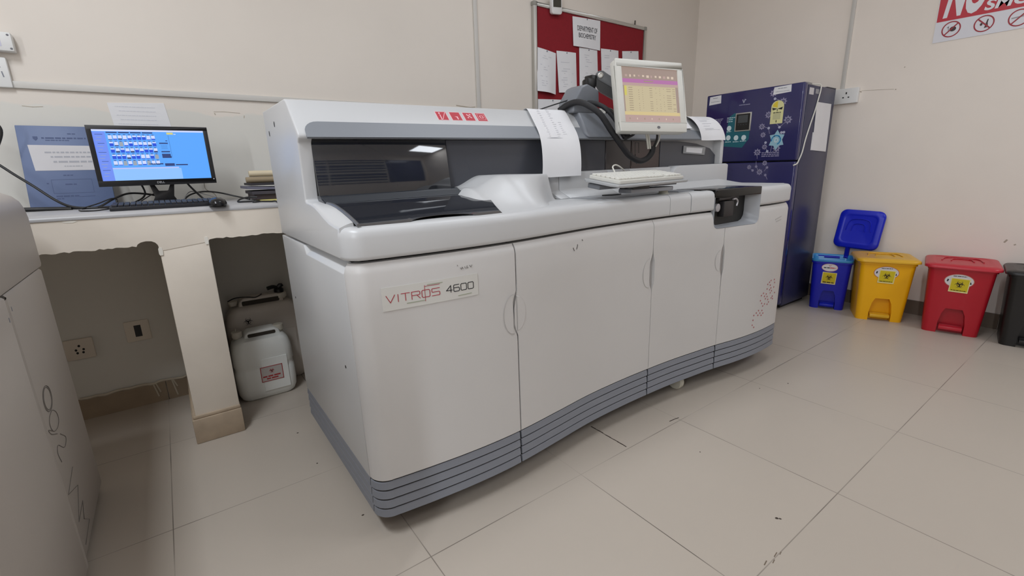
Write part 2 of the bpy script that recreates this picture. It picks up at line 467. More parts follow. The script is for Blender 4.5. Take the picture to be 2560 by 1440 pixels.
for x0, w, z in ((-.30, .045, .942), (.20, .08, .947)):
    prism(bm, [(x0, z), (x0 + w * .3, z - .004), (x0 + w * .7, z - .005), (x0 + w, z), (x0 + w * .6, z + .003)], FR((0, 2.180, 0)), 0, .001)
    obj('plaster_chip', bm, CHIPM, t, label='white bare plaster chip'); bm = B()
for x0, z in ((-.047, .81), (.103, .835)):
    prism(bm, [(x0 + .007 * math.cos(q), z + .018 * math.sin(q) + .004 * math.sin(3 * q)) for q in [2 * PI * e / 9 for e in range(9)]], FR((0, 2.1805, 0)), 0, .002)
    obj('plaster_chip', bm, CHIPM, pier, label='white bare plaster chip'); bm = B()
bm.free()

# ------------------------------------------------------------------ main analyser
TH = .0115
R0 = Vector((.355, 1.6, 0))
AN = thing('laboratory_analyser', 'large white floor standing laboratory analyser with grey louvred base and badge reading 4600', 'laboratory analyser', R0)
AN.rotation_euler = (0, -TH, 0)
def WZ(x, z): return z + TH * (x - R0.x)        # real height of a point of the levelled design
_fx = [(.355, 1.186), (.43, 1.174), (.52, 1.162), (.63, 1.151), (.757, 1.145), (.86, 1.147), (1.02, 1.160), (1.22, 1.178), (1.41, 1.183), (1.584, 1.180), (1.75, 1.172), (1.90, 1.158), (2.04, 1.143), (2.20, 1.118), (2.36, 1.104), (2.50, 1.104), (2.65, 1.115)]
def yF(x):
    if x <= _fx[0][0]: return _fx[0][1]
    for i in range(len(_fx) - 1):
        if x <= _fx[i + 1][0]:
            p0 = _fx[max(i - 1, 0)][1]; p1 = _fx[i][1]; p2 = _fx[i + 1][1]; p3 = _fx[min(i + 2, len(_fx) - 1)][1]
            u = (x - _fx[i][0]) / (_fx[i + 1][0] - _fx[i][0])
            return .5 * (2 * p1 + (p2 - p0) * u + (2 * p0 - 5 * p1 + 4 * p2 - p3) * u * u + (3 * p1 - p0 - 3 * p2 + p3) * u ** 3)
    return _fx[-1][1]
XL, XR = .355, 2.65
def front_path(xa, xb, cornerL=False, cornerR=False, step=.02, rl=.055, rr_=.09):
    P = []
    a = xa + (rl if cornerL else 0); b = xb - (rr_ if cornerR else 0)
    if cornerL:
        cy = yF(a) + rl
        for i in range(9):
            q = PI + (PI / 2) * i / 9; P.append(Vector((a + rl * math.cos(q), cy + rl * math.sin(q))))
    n = max(2, int((b - a) / step))
    for i in range(n + 1):
        x = a + (b - a) * i / n; P.append(Vector((x, yF(x))))
    if cornerR:
        cy = yF(b) + rr_
        for i in range(1, 10):
            q = 1.5 * PI + (PI / 2) * i / 9; P.append(Vector((b + rr_ * math.cos(q), cy + rr_ * math.sin(q))))
    return P
def normals(P):
    N = []
    for i in range(len(P)):
        t_ = (P[min(i + 1, len(P) - 1)] - P[max(i - 1, 0)]).normalized(); N.append(Vector((-t_.y, t_.x)))   # inward (+y for +x travel)
    return N
def sweep(bm, P, prof, dx=None, mi=0):
    """prof: list of (z, inset) closed loop or function(i, p) -> list"""
    N = normals(P); rings = []
    for i, p in enumerate(P):
        pr = prof(i, p) if callable(prof) else prof
        ring = []
        for z, ins in pr:
            x, y = p.x + N[i].x * ins, p.y + N[i].y * ins
            if dx: x += dx(i, z)
            ring.append(bm.verts.new((x, y, z)))
        rings.append(ring)
    m = len(rings[0])
    for a, b in zip(rings, rings[1:]):
        for j in range(m):
            f = bm.faces.new((a[j], a[(j + 1) % m], b[(j + 1) % m], b[j])); f.material_index = mi
    bm.faces.new(rings[0]); bm.faces.new(rings[-1])

# chassis core, coloured dark to paint shade into the panel gaps
bm = B(); box(bm, .385, 2.62, 1.275, 1.99, .10, .90); obj('chassis', bm, DARK, AN)
# doors
ZB, ZT = .196, .848
S1, S2, S3 = .857, 1.584, 2.050
def bump(z, zc):
    d = abs(z - zc)
    return 1.0 if d < .045 else (0.0 if d > .078 else (.078 - d) / .033)
ROWS = [.30, .42, .52, .545, .56, .58, .60, .62, .64, .66, .68, .70, .715]
def notch_top(x):
    x0, x1, zb, r = 1.966, 2.283, .772, .035
    if x <= x0 or x >= x1: return ZT
    d = min(x - x0, x1 - x)
    if d < r: return zb + r - math.sqrt(max(0, r * r - (r - d) ** 2))
    return zb
def door(xa, xb, cl=False, cr=False, sL=None, sR=None):
    bm = B()
    P = front_path(xa, xb, cl, cr, .012)
    if cl is False and xa > 1.5 or xb > 1.9:
        P2 = []
        for p in P:
            P2.append(p)
        extra = [1.9655, 1.9665, 1.970, 1.977, 1.986, 2.0, 2.249, 2.263, 2.272, 2.279, 2.2825, 2.2835]
        P = sorted(P2[:] + [Vector((e, yF(e))) for e in extra if xa + .004 < e < xb - .12], key=lambda q: (q.x, q.y)) if not cl else P
    n = len(P)
    def prof(i, p):
        zt = notch_top(p.x)
        ch = .028 if zt > .8 else .002
        rows = [r for r in ROWS]
        out = [(ZB, .004), (ZB + .004, 0)] + [(r, 0) for r in rows] + [(zt - ch, 0), (zt - ch * .5, ch * .14), (zt, ch * .45), (zt, .045), (ZB, .045)]
        return out
    def dx(i, z):
        d = 0
        if sL: 
            w = max(0, 1 - (P[i].x - P[0].x) / .05); d += sL[1] * bump(z, sL[0]) * w
        if sR:
            w = max(0, 1 - (P[-1].x - P[i].x) / .05); d += sR[1] * bump(z, sR[0]) * w
        return d
    sweep(bm, P, prof, dx)
    return obj('door', bm, WHITE2, AN, angle=30)
G = .0028
d1 = door(XL + .001, S1 - G, cl=True, sR=(.622, -.014))
d2 = door(S1 + G, S2 - G * .6, sL=(.622, -.014), sR=(.632, -.016))
d3 = door(S2 + G * .6, S3 - G * .6, sL=(.632, .013), sR=(.622, -.016))
d4 = door(S3 + G * .6, XR - .001, cr=True, sL=(.622, .012))
def conform(bm, off):
    """wrap flat artwork drawn in (x, t, z) round the curved front"""
    for v in bm.verts: v.co.y = yF(v.co.x) - off - v.co.y
FLAT = Matrix(((1, 0, 0, 0), (0, 0, 1, 0), (0, 1, 0, 0), (0, 0, 0, 1)))
def handle(par, xc, zc, side, r=.066):
    bm = B(); pts = []
    a0, a1 = (90, 270) if side < 0 else (-90, 90)
    n = 24; wd = .62
    rim = [(xc + side * .002 + wd * r * abs(math.cos(math.radians(a0 + (a1 - a0) * i / n))) * side, zc + r * math.sin(math.radians(a0 + (a1 - a0) * i / n))) for i in range(n + 1)]
    inner = [(xc + side * .004 + (p[0] - xc) * .93, zc + (p[1] - zc) * .955) for p in rim]
    for i in range(n):
        for A_, B_, y0, y1 in ((rim, inner, .0, .0012),):
            q = [(A_[i][0], A_[i][1]), (A_[i + 1][0], A_[i + 1][1]), (B_[i + 1][0], B_[i + 1][1]), (B_[i][0], B_[i][1])]
            v = [bm.verts.new((p[0], 0.0 if k in (0, 1) else .0012, p[1])) for k, p in enumerate(q)]
            bm.faces.new(v)
    # dished face of the finger grip
    c = [bm.verts.new((p[0], .0012, p[1])) for p in inner]
    bm.faces.new(c)
    conform(bm, .0002)
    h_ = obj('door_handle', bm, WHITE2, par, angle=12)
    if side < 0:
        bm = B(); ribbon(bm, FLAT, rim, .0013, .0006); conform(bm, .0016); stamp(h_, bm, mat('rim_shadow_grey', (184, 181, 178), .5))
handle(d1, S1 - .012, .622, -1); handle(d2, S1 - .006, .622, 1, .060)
handle(d2, S2 - .018, .632, -1, .062); handle(d3, S3 - .018, .622, -1, .050)
for par, s, zc in ((d3, S2, .632), (d4, S3, .622)):     # black block painting shade into the finger gap
    bm = B(); box(bm, s - .022, s + .02, 1.205, 1.23, zc - .08, zc + .08); obj('finger_gap_shade', bm, BLACK, par)
# louvred base
def skirt_prof(k):
    z1 = .193 - k * .0315; z0 = z1 - .0262
    return [(z0, .002), (z0 + .002, .0005), (z1 - .003, .0025), (z1, .0045), (z1, .03), (z0, .03)]
def skirt(P):
    bm = B()
    for k in range(4): sweep(bm, P, skirt_prof(k))
    o = obj('base_louvre', bm, GREY, AN, angle=25)
    bm = B(); sweep(bm, P, [(.072, .0055), (.194, .0055), (.194, .028), (.072, .028)]); obj('louvre_gap_shade', bm, DARK, o)  # dark backing paints in the shade between the slats
    return o
skirt(front_path(XL - .001, S1 - .004, cornerL=True)); skirt(front_path(S1 + .004, S2 - .004)); skirt(front_path(S2 + .004, S3 - .004)); skirt(front_path(S3 + .004, XR, cornerR=True))
yc = yF(XL + .055) + .055
skirt([Vector((XL - .001, 2.0 - i * (2.0 - yc - .006) / 8)) for i in range(9)])
skirt([Vector((XR, yF(XR - .09) + .096 + i * .1)) for i in range(9)])
# side panels
bm = B(); sp = [(yc + .004, ZB), (2.0, ZB), (2.0, .850), (yc + .42, .850), (yc + .40, .846), (yc + .004, .846)]
prism(bm, sp, YZ, XL, XL + .03)
for v in bm.verts:
    if v.co.z > .8 and v.co.y < yc + .41 and v.co.x < XL + .01: v.co.z -= .026; 
o = obj('side_panel', bm, WHITE, AN, bevel=.002)
bm = B()
lathe(bm, (XL, 1.335, .52), [(.005, -.0008), (.005, .001)], 'x', 10); obj('screw_hole', bm, DARK, o)
bm = B(); lathe(bm, (XL, 1.93, .61), [(.004, -.0008), (.004, .001)], 'x', 10); obj('screw_hole', bm, DARK, o)
bm = B(); box(bm, XR - .03, XR, 1.23, 2.0, ZB, .85); obj('side_panel', bm, WHITE, AN, bevel=.002)
# dark under-tray and casters
bm = B(); box(bm, .45, 2.56, 1.30, 1.95, .085, .12); obj('underframe', bm, DARK, AN)
for cx, cy in ((1.885, 1.240), (.62, 1.30), (2.35, 1.85), (.62, 1.85)):
    bm = B(); M = Matrix.Translation((cx, cy, -TH * (cx - .355)))
    lathe(bm, (0, 0, .042), [(.010, -.014), (.036, -.014), (.041, -.010), (.041, .010), (.036, .014), (.010, .014)], 'x', 22, M=M)
    w = obj('caster', bm, mat('caster_cream', (196, 192, 178), .5), AN)
    bm = B(); box(bm, cx - .022, cx - .016, cy - .02, cy + .02, .04, .1); box(bm, cx + .016, cx + .022, cy - .02, cy + .02, .04, .1); box(bm, cx - .022, cx + .022, cy - .02, cy + .02, .092, .1); obj('caster_fork', bm, SILVER, w)
# lip / rim of the deck
LIP = [(.857, .006), (.861, .001), (.868, 0), (.915, 0), (.928, .002), (.936, .007), (.941, .015), (.943, .028), (.943, .09), (.857, .09)]
def lip(P, nm='deck_rim'):
    bm = B(); sweep(bm, P, LIP); return obj(nm, bm, WHITE, AN, angle=50)
lip(front_path(XL - .002, 1.676, cornerL=True, rl=.06)); lip(front_path(1.679, 1.808)); lip(front_path(1.814, 1.962)); lip(front_path(2.285, XR + .003, cornerR=True, rr_=.085))
# deck
bm = B(); n = 40
for a, b in ((.39, 1.962), (2.285, 2.65)):
    Gd = [[Vector((a + (b - a) * i / n, y_, .942)) for y_ in (yF(a + (b - a) * i / n) + .06, 1.32, 1.54)] for i in range(n + 1)]
    grid_solid(bm, Gd, (0, 0, -.02))
obj('deck', bm, WHITE, AN)
# right deck, rising towards the tower
def sstep(a, b, x):
    t_ = min(1, max(0, (x - a) / (b - a))); return t_ * t_ * (3 - 2 * t_)
bm = B(); ni, nj = 50, 24
Gd = []
for i in range(ni + 1):
    x = 1.90 + (2.645 - 1.90) * i / ni; row = []
    for j in range(nj + 1):
        y = 1.27 + (1.60 - 1.27) * j / nj
        row.append(Vector((x, y, .9425 + .026 * sstep(1.30, 1.50, y) * (1 - sstep(2.53, 2.64, x)) * sstep(1.9, 1.98, x))))
    Gd.append(row)
grid_solid(bm, Gd, (0, 0, -.02)); 
box(bm, 2.50, 2.652, 1.28, 2.0, .857, .9415)
obj('deck_rear', bm, WHITE, AN, angle=60)
# tower housing
bm = B()
tw = [(2.0, .857), (2.0, 1.303), (1.635, 1.303), (1.612, 1.297), (1.512, 1.192), (1.512, 1.181), (1.55, 1.179), (1.55, .86)]
inner = lambda e: abs(e.verts[0].co.x - .3925) < 1e-4 and abs(e.verts[1].co.x - .3925) < 1e-4
prism(bm, tw, YZ, .3925, 2.615)
ck = [(2.0, .857), (2.0, 1.303), (1.635, 1.303), (1.612, 1.297), (1.512, 1.192), (1.512, 1.181), (1.528, 1.168), (1.541, 1.0), (1.530, .995), (1.48, .992), (1.44, .986), (1.40, .975), (1.36, .962), (1.31, .949), (1.26, .943), (1.235, .942), (1.232, .857)]
prism(bm, ck, YZ, XL, .3925)
for v in bm.verts: pass
hs = obj('housing', bm, WHITE, AN, bevel=.008, seg=4, angle=50, keep=inner, weld=False)
bm = B(); prism(bm, [(1.99, 1.05), (1.99, 1.188), (1.516, 1.188), (1.507, 1.17), (1.507, 1.05)], YZ, 2.585, 2.6155); obj('end_column', bm, WHITE, AN, bevel=.004)
bm = B(); cy_ = [1.225, 1.26, 1.31, 1.36, 1.40, 1.44, 1.47]; co_ = [.9425, .944, .950, .963, .976, .987, .9915]
def lz0(y):
    L0 = [(1.185, .9425), (1.198, .947), (1.235, .9575), (1.29, .971), (1.36, .984), (1.42, .991), (1.455, .992), (1.5, .992)]
    for (a, za), (b, zb) in zip(L0, L0[1:]):
        if y <= b: return za + (zb - za) * (y - a) / (b - a)
    return .99
Gd = [[Vector((.3565, y_, z_ - .001)), Vector((.366, y_, z_ + .003)), Vector((.378, y_, z_ + .6 * (lz0(y_) - z_))), Vector((.3935, y_, lz0(y_) - .001)), Vector((.3945, y_, lz0(y_) - .006))] for y_, z_ in zip(cy_, co_)]
grid_solid(bm, Gd, (0, 0, -.02)); obj('cheek_fairing', bm, WHITE, AN, angle=70)
bm = B()
bm.free()
for y, z in ((1.82, 1.245), (1.93, 1.222)):
    bm = B(); prism(bm, ellipse(-y, z, .004, .009, 8), LF((XL, 0, 0)), 0, .0012); obj('vent_slot', bm, DARK, hs)
# grey band on the sloping front
sl = Vector((0, 1.512 - 1.612, 1.192 - 1.297)).normalized()
def SL(x, s=0): return frame((x, 1.512, 1.192), (1, 0, 0), -sl)       # v runs up the slope
Msl = SL(0)
bm = B()
h = .052; r = .045
pl = [(.378, -.014), (2.50, -.014), (2.575, -.008), (2.56, .012), (2.46, .038), (2.36, h), (.378 + r, h)] + [(.378 + r - r * math.sin(math.radians(a)), h - r + r * math.cos(math.radians(a))) for a in (15, 30, 45, 60, 75, 90)]
prism(bm, pl, Msl, -.004, .0025)
obj('grey_band', bm, BAND, AN)
# charcoal facing panels
def facing(nm, poly, m, y=1.538, th=.02):
    bm = B(); prism(bm, [(p[0], p[1]) for p in poly], XZ, y, y + th); return obj(nm, bm, m, AN, bevel=.0015, seg=1)
facing('front_panel', [(.853, .99), (1.677, .99), (1.677, 1.178), (.853, 1.178)], CHAR)
facing('front_panel', [(1.682, .99), (1.855, .99), (1.855, 1.176), (1.682, 1.176)], CHAR2)
facing('front_panel', [(1.858, .99), (2.075, .99), (2.075, 1.172), (1.858, 1.176)], mat('charcoal_red', (70, 56, 55), .28))
facing('front_panel', [(2.08, .99), (2.585, .99), (2.585, 1.10), (2.53, 1.135), (2.40, 1.160), (2.25, 1.172), (2.08, 1.172)], CHAR)
bm = B()
ribbon(bm, FR((0, 1.538, 0)), [(1.862, 1.174), (1.867, 1.10), (1.862, 1.06)], .004)
ribbon(bm, FR((0, 1.538, 0)), [(1.885, 1.165), (1.888, 1.11), (1.90, 1.07)], .005); ribbon(bm, FR((0, 1.538, 0)), [(1.885, 1.166), (1.912, 1.166), (1.915, 1.12)], .004)
obj('panel_slot', bm, BLACKG, AN)
# smoked window, trim bar, curved lid
bm = B(); prism(bm, [(1.532, 1.178), (1.510, 1.010), (1.518, 1.010), (1.540, 1.178)], YZ, .3925, .848)
obj('smoked_window', bm, SMOKE, AN, bevel=.0015, label='dark tinted glossy window')
bm = B()
prism(bm, [(1.545, 1.012), (1.545, .97), (1.45, .97), (1.448, .985), (1.47, .994), (1.498, 1.002), (1.502, 1.009), (1.512, 1.012)], YZ, .3925, .872)
for k in range(3): prism(bm, [(1.460 + k * .013, .9905 + k * .0045), (1.466 + k * .013, .9945 + k * .0045), (1.466 + k * .013, .998 + k * .0045)], YZ, .395, .870)
obj('window_sill_bar', bm, mat('trim_dark', (50, 54, 60), .25), AN)
lp = [(1.185, .9425), (1.198, .947), (1.235, .9575), (1.29, .971), (1.36, .984), (1.42, .991), (1.455, .990)]
def lz(y):
    if y <= lp[0][0]: return lp[0][1]
    for (a, za), (b, zb) in zip(lp, lp[1:]):
        if y <= b: return za + (zb - za) * (y - a) / (b - a)
    return lp[-1][1]
bm = B(); Gd = []; ni, nj = 90, 22
for i in range(ni + 1):
    u = i / ni; row = []
    for j in range(nj + 1):
        v = j / nj
        xx = .400 + u * ((.835 + (.955 - .835) * v ** 1.3) - .400)
        xf = .404 + u * (.835 - .404)
        q = 1 - ((xf - .645) / .10) ** 2
        yf = yF(xf) + .030 + (.034 * math.sqrt(q) if q > 0 else 0)
        y = yf + (1.455 - yf) * v
        row.append(Vector((xx, y, lz(y - (yF(xf) - 1.155)))))
    Gd.append(row)
grid_solid(bm, Gd, (0, 0, -.002))
obj('sample_lid', bm, SMOKE, AN, angle=50, label='curved glossy black lid with arched finger opening')
bm = B(); box(bm, .41, .80, 1.225, 1.45, .935, .9432); obj('sample_well', bm, BLACK, AN)
bm = B(); tube(bm, [(.3975, y_, lz(y_) + .002) for y_ in (1.455, 1.40, 1.34, 1.28, 1.23, 1.195)], .0048, 8, 4); obj('lid_edge_trim', bm, mat('trim_metal', (120, 122, 126), .3, metal=.5), AN)
# white hump beside the lid
bm = B(); Gd = []; ni, nj = 170, 90
def ztop(x):
    return .942 + .010 + .060 * sstep(.78, .855, x) + .038 * sstep(.87, .99, x) - .006 * sstep(1.05, 1.3, x)
for i in range(ni + 1):
    x = .79 + (1.40 - .79) * i / ni; row = []
    for j in range(nj + 1):
        y = 1.19 + (1.545 - 1.19) * j / nj
        yfc = 1.205 + .20 * sstep(1.02, 1.25, x); Lr = .20 - .165 * sstep(1.0, 1.22, x)
        A = sstep(yfc, yfc + Lr, y)
        xe = 1.262 + .10 * sstep(1.42, 1.56, y)
        A *= 1 - sstep(xe - .030, xe + .008, x)
        z = .9425 + (ztop(x) - .9425) * A
        z -= .004 * (A <= .001)
        if x < .8745 and y > 1.425: z = min(z, .958)
        row.append(Vector((x, y, z)))
    Gd.append(row)
grid_solid(bm, Gd, (0, 0, -.01)); obj('reagent_cover', bm, WHITE, AN, angle=70)
# rear ledge behind the deck
for a, b in ((1.30, 1.352), (1.355, 1.648), (1.652, 1.80), (1.803, 2.115)):
    bm = B(); prism(bm, [(1.56, .942), (1.425, .943), (1.488, .970), (1.494, .975), (1.496, 1.043), (1.502, 1.047), (1.56, 1.047)], YZ, a, b)
    obj('rear_ledge', bm, WHITE, AN, bevel=.002)
bm = B(); prism(bm, [(2.105, .94), (2.105, 1.0), (2.115, 1.025), (2.135, 1.042), (2.165, 1.050), (2.60, 1.050), (2.622, 1.045), (2.622, .94)], XZ, 1.475, 1.60)
obj('rear_block', bm, WHITE, AN, bevel=.004)
bm = B(); box(bm, 1.36, 1.90, 1.255, 1.43, .9425, .9445); obj('deck_grey_sheet', bm, mat('deck_sheet_grey', (150, 152, 156), .35), AN)  # thin grey sheet on the deck below the keyboard
bm = B(); prism(bm, ellipse(1.545, 1.375, .055, .022), UP((0, 0, .9445)), 0, .004); obj('finger_dish', bm, BLACK, AN)
# cassette slot on the right
bm = B(); pts = []
zt = .943
U0 = [(1.9668, zt), (1.9668, .805), (1.970, .790), (1.980, .779), (1.995, .7735), (2.255, .7735), (2.270, .779), (2.279, .790), (2.2825, .805), (2.2825, zt)]
U1 = [(1.972, zt), (1.972, .835), (1.976, .812), (1.990, .794), (2.01, .786), (2.205, .786), (2.232, .794), (2.248, .812), (2.252, .835), (2.252, zt)]
Gd = [[Vector((p[0], yF(p[0]) - .001, p[1])), Vector((p[0] + (q[0] - p[0]) * .3, yF(p[0]) + .018, p[1] + (q[1] - p[1]) * .3)), Vector((q[0], 1.168, q[1]))] for p, q in zip(U0, U1)]
grid_solid(bm, Gd, (0, .001, -.001))
obj('slot_bezel', bm, mat('slot_grey', (156, 159, 164), .35), AN, angle=60)
bm = B(); box(bm, 1.968, 2.26, 1.170, 1.262, .775, .94)
slot = obj('slot_recess', bm, mat('recess_black', (9, 9, 9), .5), AN)
bm = B(); box(bm, 2.035, 2.115, 1.145, 1.172, .822, .892); box(bm, 2.0, 2.16, 1.149, 1.172, .898, .91); obj('cassette', bm, mat('cassette_grey', (38, 36, 38), .4), slot, bevel=.002)
bm = B(); CL = mat('clip_silver', (176, 174, 178), .35, metal=.3)
tube(bm, [(2.135, 1.143, .865), (2.138, 1.141, .885), (2.122, 1.141, .898), (2.10, 1.143, .897)], .004, 8, 5)
obj('slot_clip', bm, CL, slot)
bm = B(); lathe(bm, (2.0, 1.166, .866), [(.008, 0), (.018, -.002), (.018, -.012), (.008, -.014)], 'y', 18); obj('slot_knob', bm, CL, slot)
bm = B(); prism(bm, [(1.966, yF(1.966) - .003), (2.283, yF(2.283) - .003), (2.283, 1.33), (1.93, 1.33), (1.93, yF(1.93) + .04), (1.966, yF(1.966) + .04)], UP((0, 0, 0)), .911, .9475)
obj('slot_flap', bm, BLACKG, AN, bevel=.004, seg=3, label='glossy black flap over the cassette slot')
bm = B(); box(bm, 1.815, 1.931, 1.235, 1.33, .9435, .9465); obj('flap_hinge', bm, BAND, AN)
# monitor turret on top of the tower
bm = B()
tp = [(1.542, 1.300), (1.536, 1.26), (1.520, 1.20), (1.530, 1.186), (1.715, 1.186), (1.735, 1.20), (1.772, 1.26), (1.790, 1.300)]
prism(bm, tp, XZ, 1.46, 1.70)
for v in bm.verts:
    if v.co.y < 1.5: v.co.y = 1.490 + (v.co.z - 1.186) * (1.578 - 1.490) / (1.300 - 1.186)
tr = obj('turret', bm, mat('turret_grey', (122, 126, 133), .38), AN, bevel=.014, seg=4, angle=60)
bm = B(); np_ = [(1.512, 1.295), (1.520, 1.345), (1.565, 1.405), (1.60, 1.418), (1.672, 1.395), (1.675, 1.345), (1.664, 1.33), (1.660, 1.295)]
prism(bm, np_, XZ, 1.575, 1.68)
obj('turret_neck', bm, _M['turret_grey'], tr, bevel=.008, seg=3)
# badge, lettering and icons
bm = B()
prism(bm, R4(.429, .714, .7135, .779), FLAT, 0, .0016)
for v in bm.verts: pass
ed = [e for e in bm.edges if abs(e.verts[0].co.x - e.verts[1].co.x) > .1]
bmesh.ops.subdivide_edges(bm, edges=ed, cuts=14)
conform(bm, .0004); badge = obj('name_badge', bm, mat('badge_cream', (208, 207, 202), .4), d1)
def strokes(items, w, m, nm, par, off=.0022):
    bm = B()
    for pts in items:
        q = []
        for a, b in zip(pts, pts[1:]):
            n_ = max(1, int(math.hypot(b[0] - a[0], b[1] - a[1]) / .012))
            q += [(a[0] + (b[0] - a[0]) * k / n_, a[1] + (b[1] - a[1]) * k / n_) for k in range(n_)]
        q.append(pts[-1]); ribbon(bm, FLAT, q, w)
    conform(bm, off); return obj(nm, bm, m, par)
def glyphs(s, x, z, w, h, gap, sl=.0):
    Gl = {'V': [[(0, 1), (.45, 0), (1, 1)]], 'I': [[(.5, 0), (.5, 1)]], 'T': [[(0, 1), (1, 1)], [(.5, 1), (.5, 0)]],
          'R': [[(0, 0), (0, 1), (.85, 1), (1, .9), (1, .6), (.85, .5), (0, .5)], [(.6, .5), (1, 0)]],
          'O': [[(.12, 0), (0, .12), (0, .88), (.12, 1), (.88, 1), (1, .88), (1, .12), (.88, 0), (.12, 0)]],
          'S': [[(1, 1), (.08, 1), (0, .9), (0, .58), (.08, .5), (.92, .5), (1, .42), (1, .1), (.92, 0), (0, 0)]],
          '4': [[(.78, 0), (.78, 1), (0, .3), (1, .3)]], '6': [[(.95, 1), (.12, 1), (0, .88), (0, .12), (.12, 0), (.88, 0), (1, .12), (1, .45), (.88, .56), (0, .56)]]}
    Gl['0'] = Gl['O']
    out = []
    for c in s:
        ww = w * (.25 if c == 'I' else 1)
        for st in Gl[c]: out.append([(x + p[0] * ww + sl * p[1] * h, z + p[1] * h) for p in st])
        x += ww + gap
    return out
strokes(glyphs('VITROS', .440, .7355, .0232, .0205, .0058), .0018, REDV, 'lettering', badge)
strokes([[(.5475, .724), (.5475, .769)], [(.5475, .7665), (.592, .7665)]], .0012, REDV, 'lettering_rule', badge)
strokes(glyphs('4600', .611, .7365, .0180, .0195, .0050), .0020, INKD, 'lettering', badge)
strokes([[(.556, .770), (.60, .770)], [(.495, .727), (.545, .727)], [(.648, .722), (.69, .723)]], .0022, mat('faded_green', (160, 166, 146), .7), 'faded_print', badge)
strokes([[(.651, .812), (.652, .809)], [(.660, .803), (.663, .798), (.666, .804), (.669, .799)], [(.674, .804), (.676, .799)], [(.682, .806), (.680, .799), (.685, .800)], [(.690, .806), (.694, .800), (.698, .806)]], .0013, mat('pencil', (120, 116, 114), .8), 'scribble', d1, .0008)
strokes([[(1.125, .797), (1.131, .786)], [(1.147, .806), (1.148, .803), (1.143, .79)], [(1.172, .82), (1.175, .816)]], .0022, mat('pencil_dark', (78, 74, 74), .8), 'scratch_mark', d2, .0008)
strokes([[(2.44, .775), (2.50, .786)], [(2.45, .764), (2.50, .770)]], .005, mat('smudge', (186, 183, 181), .7), 'smudge_mark', d4, .0006)
cp = [(440, 245), (485, 228), (525, 213), (620, 245), (515, 305), (435, 340), (640, 320), (300, 400), (348, 380), (425, 438), (382, 462), (510, 400), (543, 380), (288, 500), (630, 410), (570, 455), (535, 478), (415, 535), (457, 512), (327, 577), (488, 590), (405, 635), (363, 655), (582, 615), (612, 595), (480, 688), (515, 660), (163, 735), (218, 715), (268, 695), (155, 830), (262, 790), (308, 770), (355, 745), (148, 930), (345, 840), (388, 820), (190, 1000), (675, 555), (630, 660)]
bm = B()
for a, b in cp:
    u = (a - 148) / (680 - 148)
    X = 2.320 + u * .205; Z = .452 - (b - 213) / 800 * .205 - .032 * (1 - u) * 0 + .0
    Z += -.022 + u * .040
    X -= .0
    for w_, h_ in ((.0085, .0026), (.0026, .0085)):
        prism(bm, R4(X - w_ / 2, X + w_ / 2, Z - h_ / 2, Z + h_ / 2), FLAT, 0, .0006)
for v in bm.verts:
    x = v.co.x; b_ = XR - .001 - .09
    y = yF(x) if x < b_ else yF(b_) + .09 - math.sqrt(max(1e-6, .09 ** 2 - (x - b_) ** 2))
    v.co.y = y - .0012 - v.co.y
obj('cross_decal', bm, mat('decal_red', (176, 70, 80), .6), d4, label='pattern of small red crosses')
for k, x in enumerate((.848, .905, .961, 1.016)):
    bm = B(); M = SL(0)
    w_ = .040
    prism(bm, R4(x - .002, x + w_ + .002, .076, .120), M, 0, .0006, 1); prism(bm, R4(x, x + w_, .078, .118), M, .0004, .0012)
    M2 = M @ Matrix.Translation((0, 0, .0012))
    if k == 0: ribbon(bm, M2, [(x + .012, .078), (x + .013, .102)], .0035, mi=1); ribbon(bm, M2, [(x + .012, .108), (x + .013, .112)], .005, mi=1); ribbon(bm, M2, [(x + .016, .079), (x + .037, .115)], .002, mi=1)
    if k == 1: prism(bm, [(x + .014, .096), (x + .026, .096), (x + .026, .082), (x + .022, .080), (x + .021, .092)], M2, 0, .0005, 1)
    if k == 2: ribbon(bm, M2, [(x + .014, .108), (x + .029, .092)], .0045, mi=1); ribbon(bm, M2, [(x + .014, .091), (x + .015, .093)], .005, mi=1); ribbon(bm, M2, [(x + .026, .109), (x + .029, .107)], .005, mi=1)
    if k == 3: ribbon(bm, M2, R4(x + .014, x + .027, .092, .104), .0022, mi=1, close=True); ribbon(bm, M2, R4(x + .005, x + .035, .083, .113), .001, mi=1, close=True)
    obj('icon_badge', bm, [REDP, PINK], hs)
# clear plastic label holder on the charcoal panel
bm = B(); M = FR((0, 1.536, 0))
prism(bm, [(2.27, 1.112), (2.47, 1.100), (2.478, 1.142), (2.272, 1.150)], M, 0, .004)
lh = obj('label_holder', bm, mat('clear_plastic', (150, 152, 154), .15), AN, bevel=.001)
bm = B(); prism(bm, [(2.295, 1.118), (2.44, 1.109), (2.445, 1.136), (2.297, 1.142)], M, .004, .005); obj('label_strip', bm, PAPER, lh)

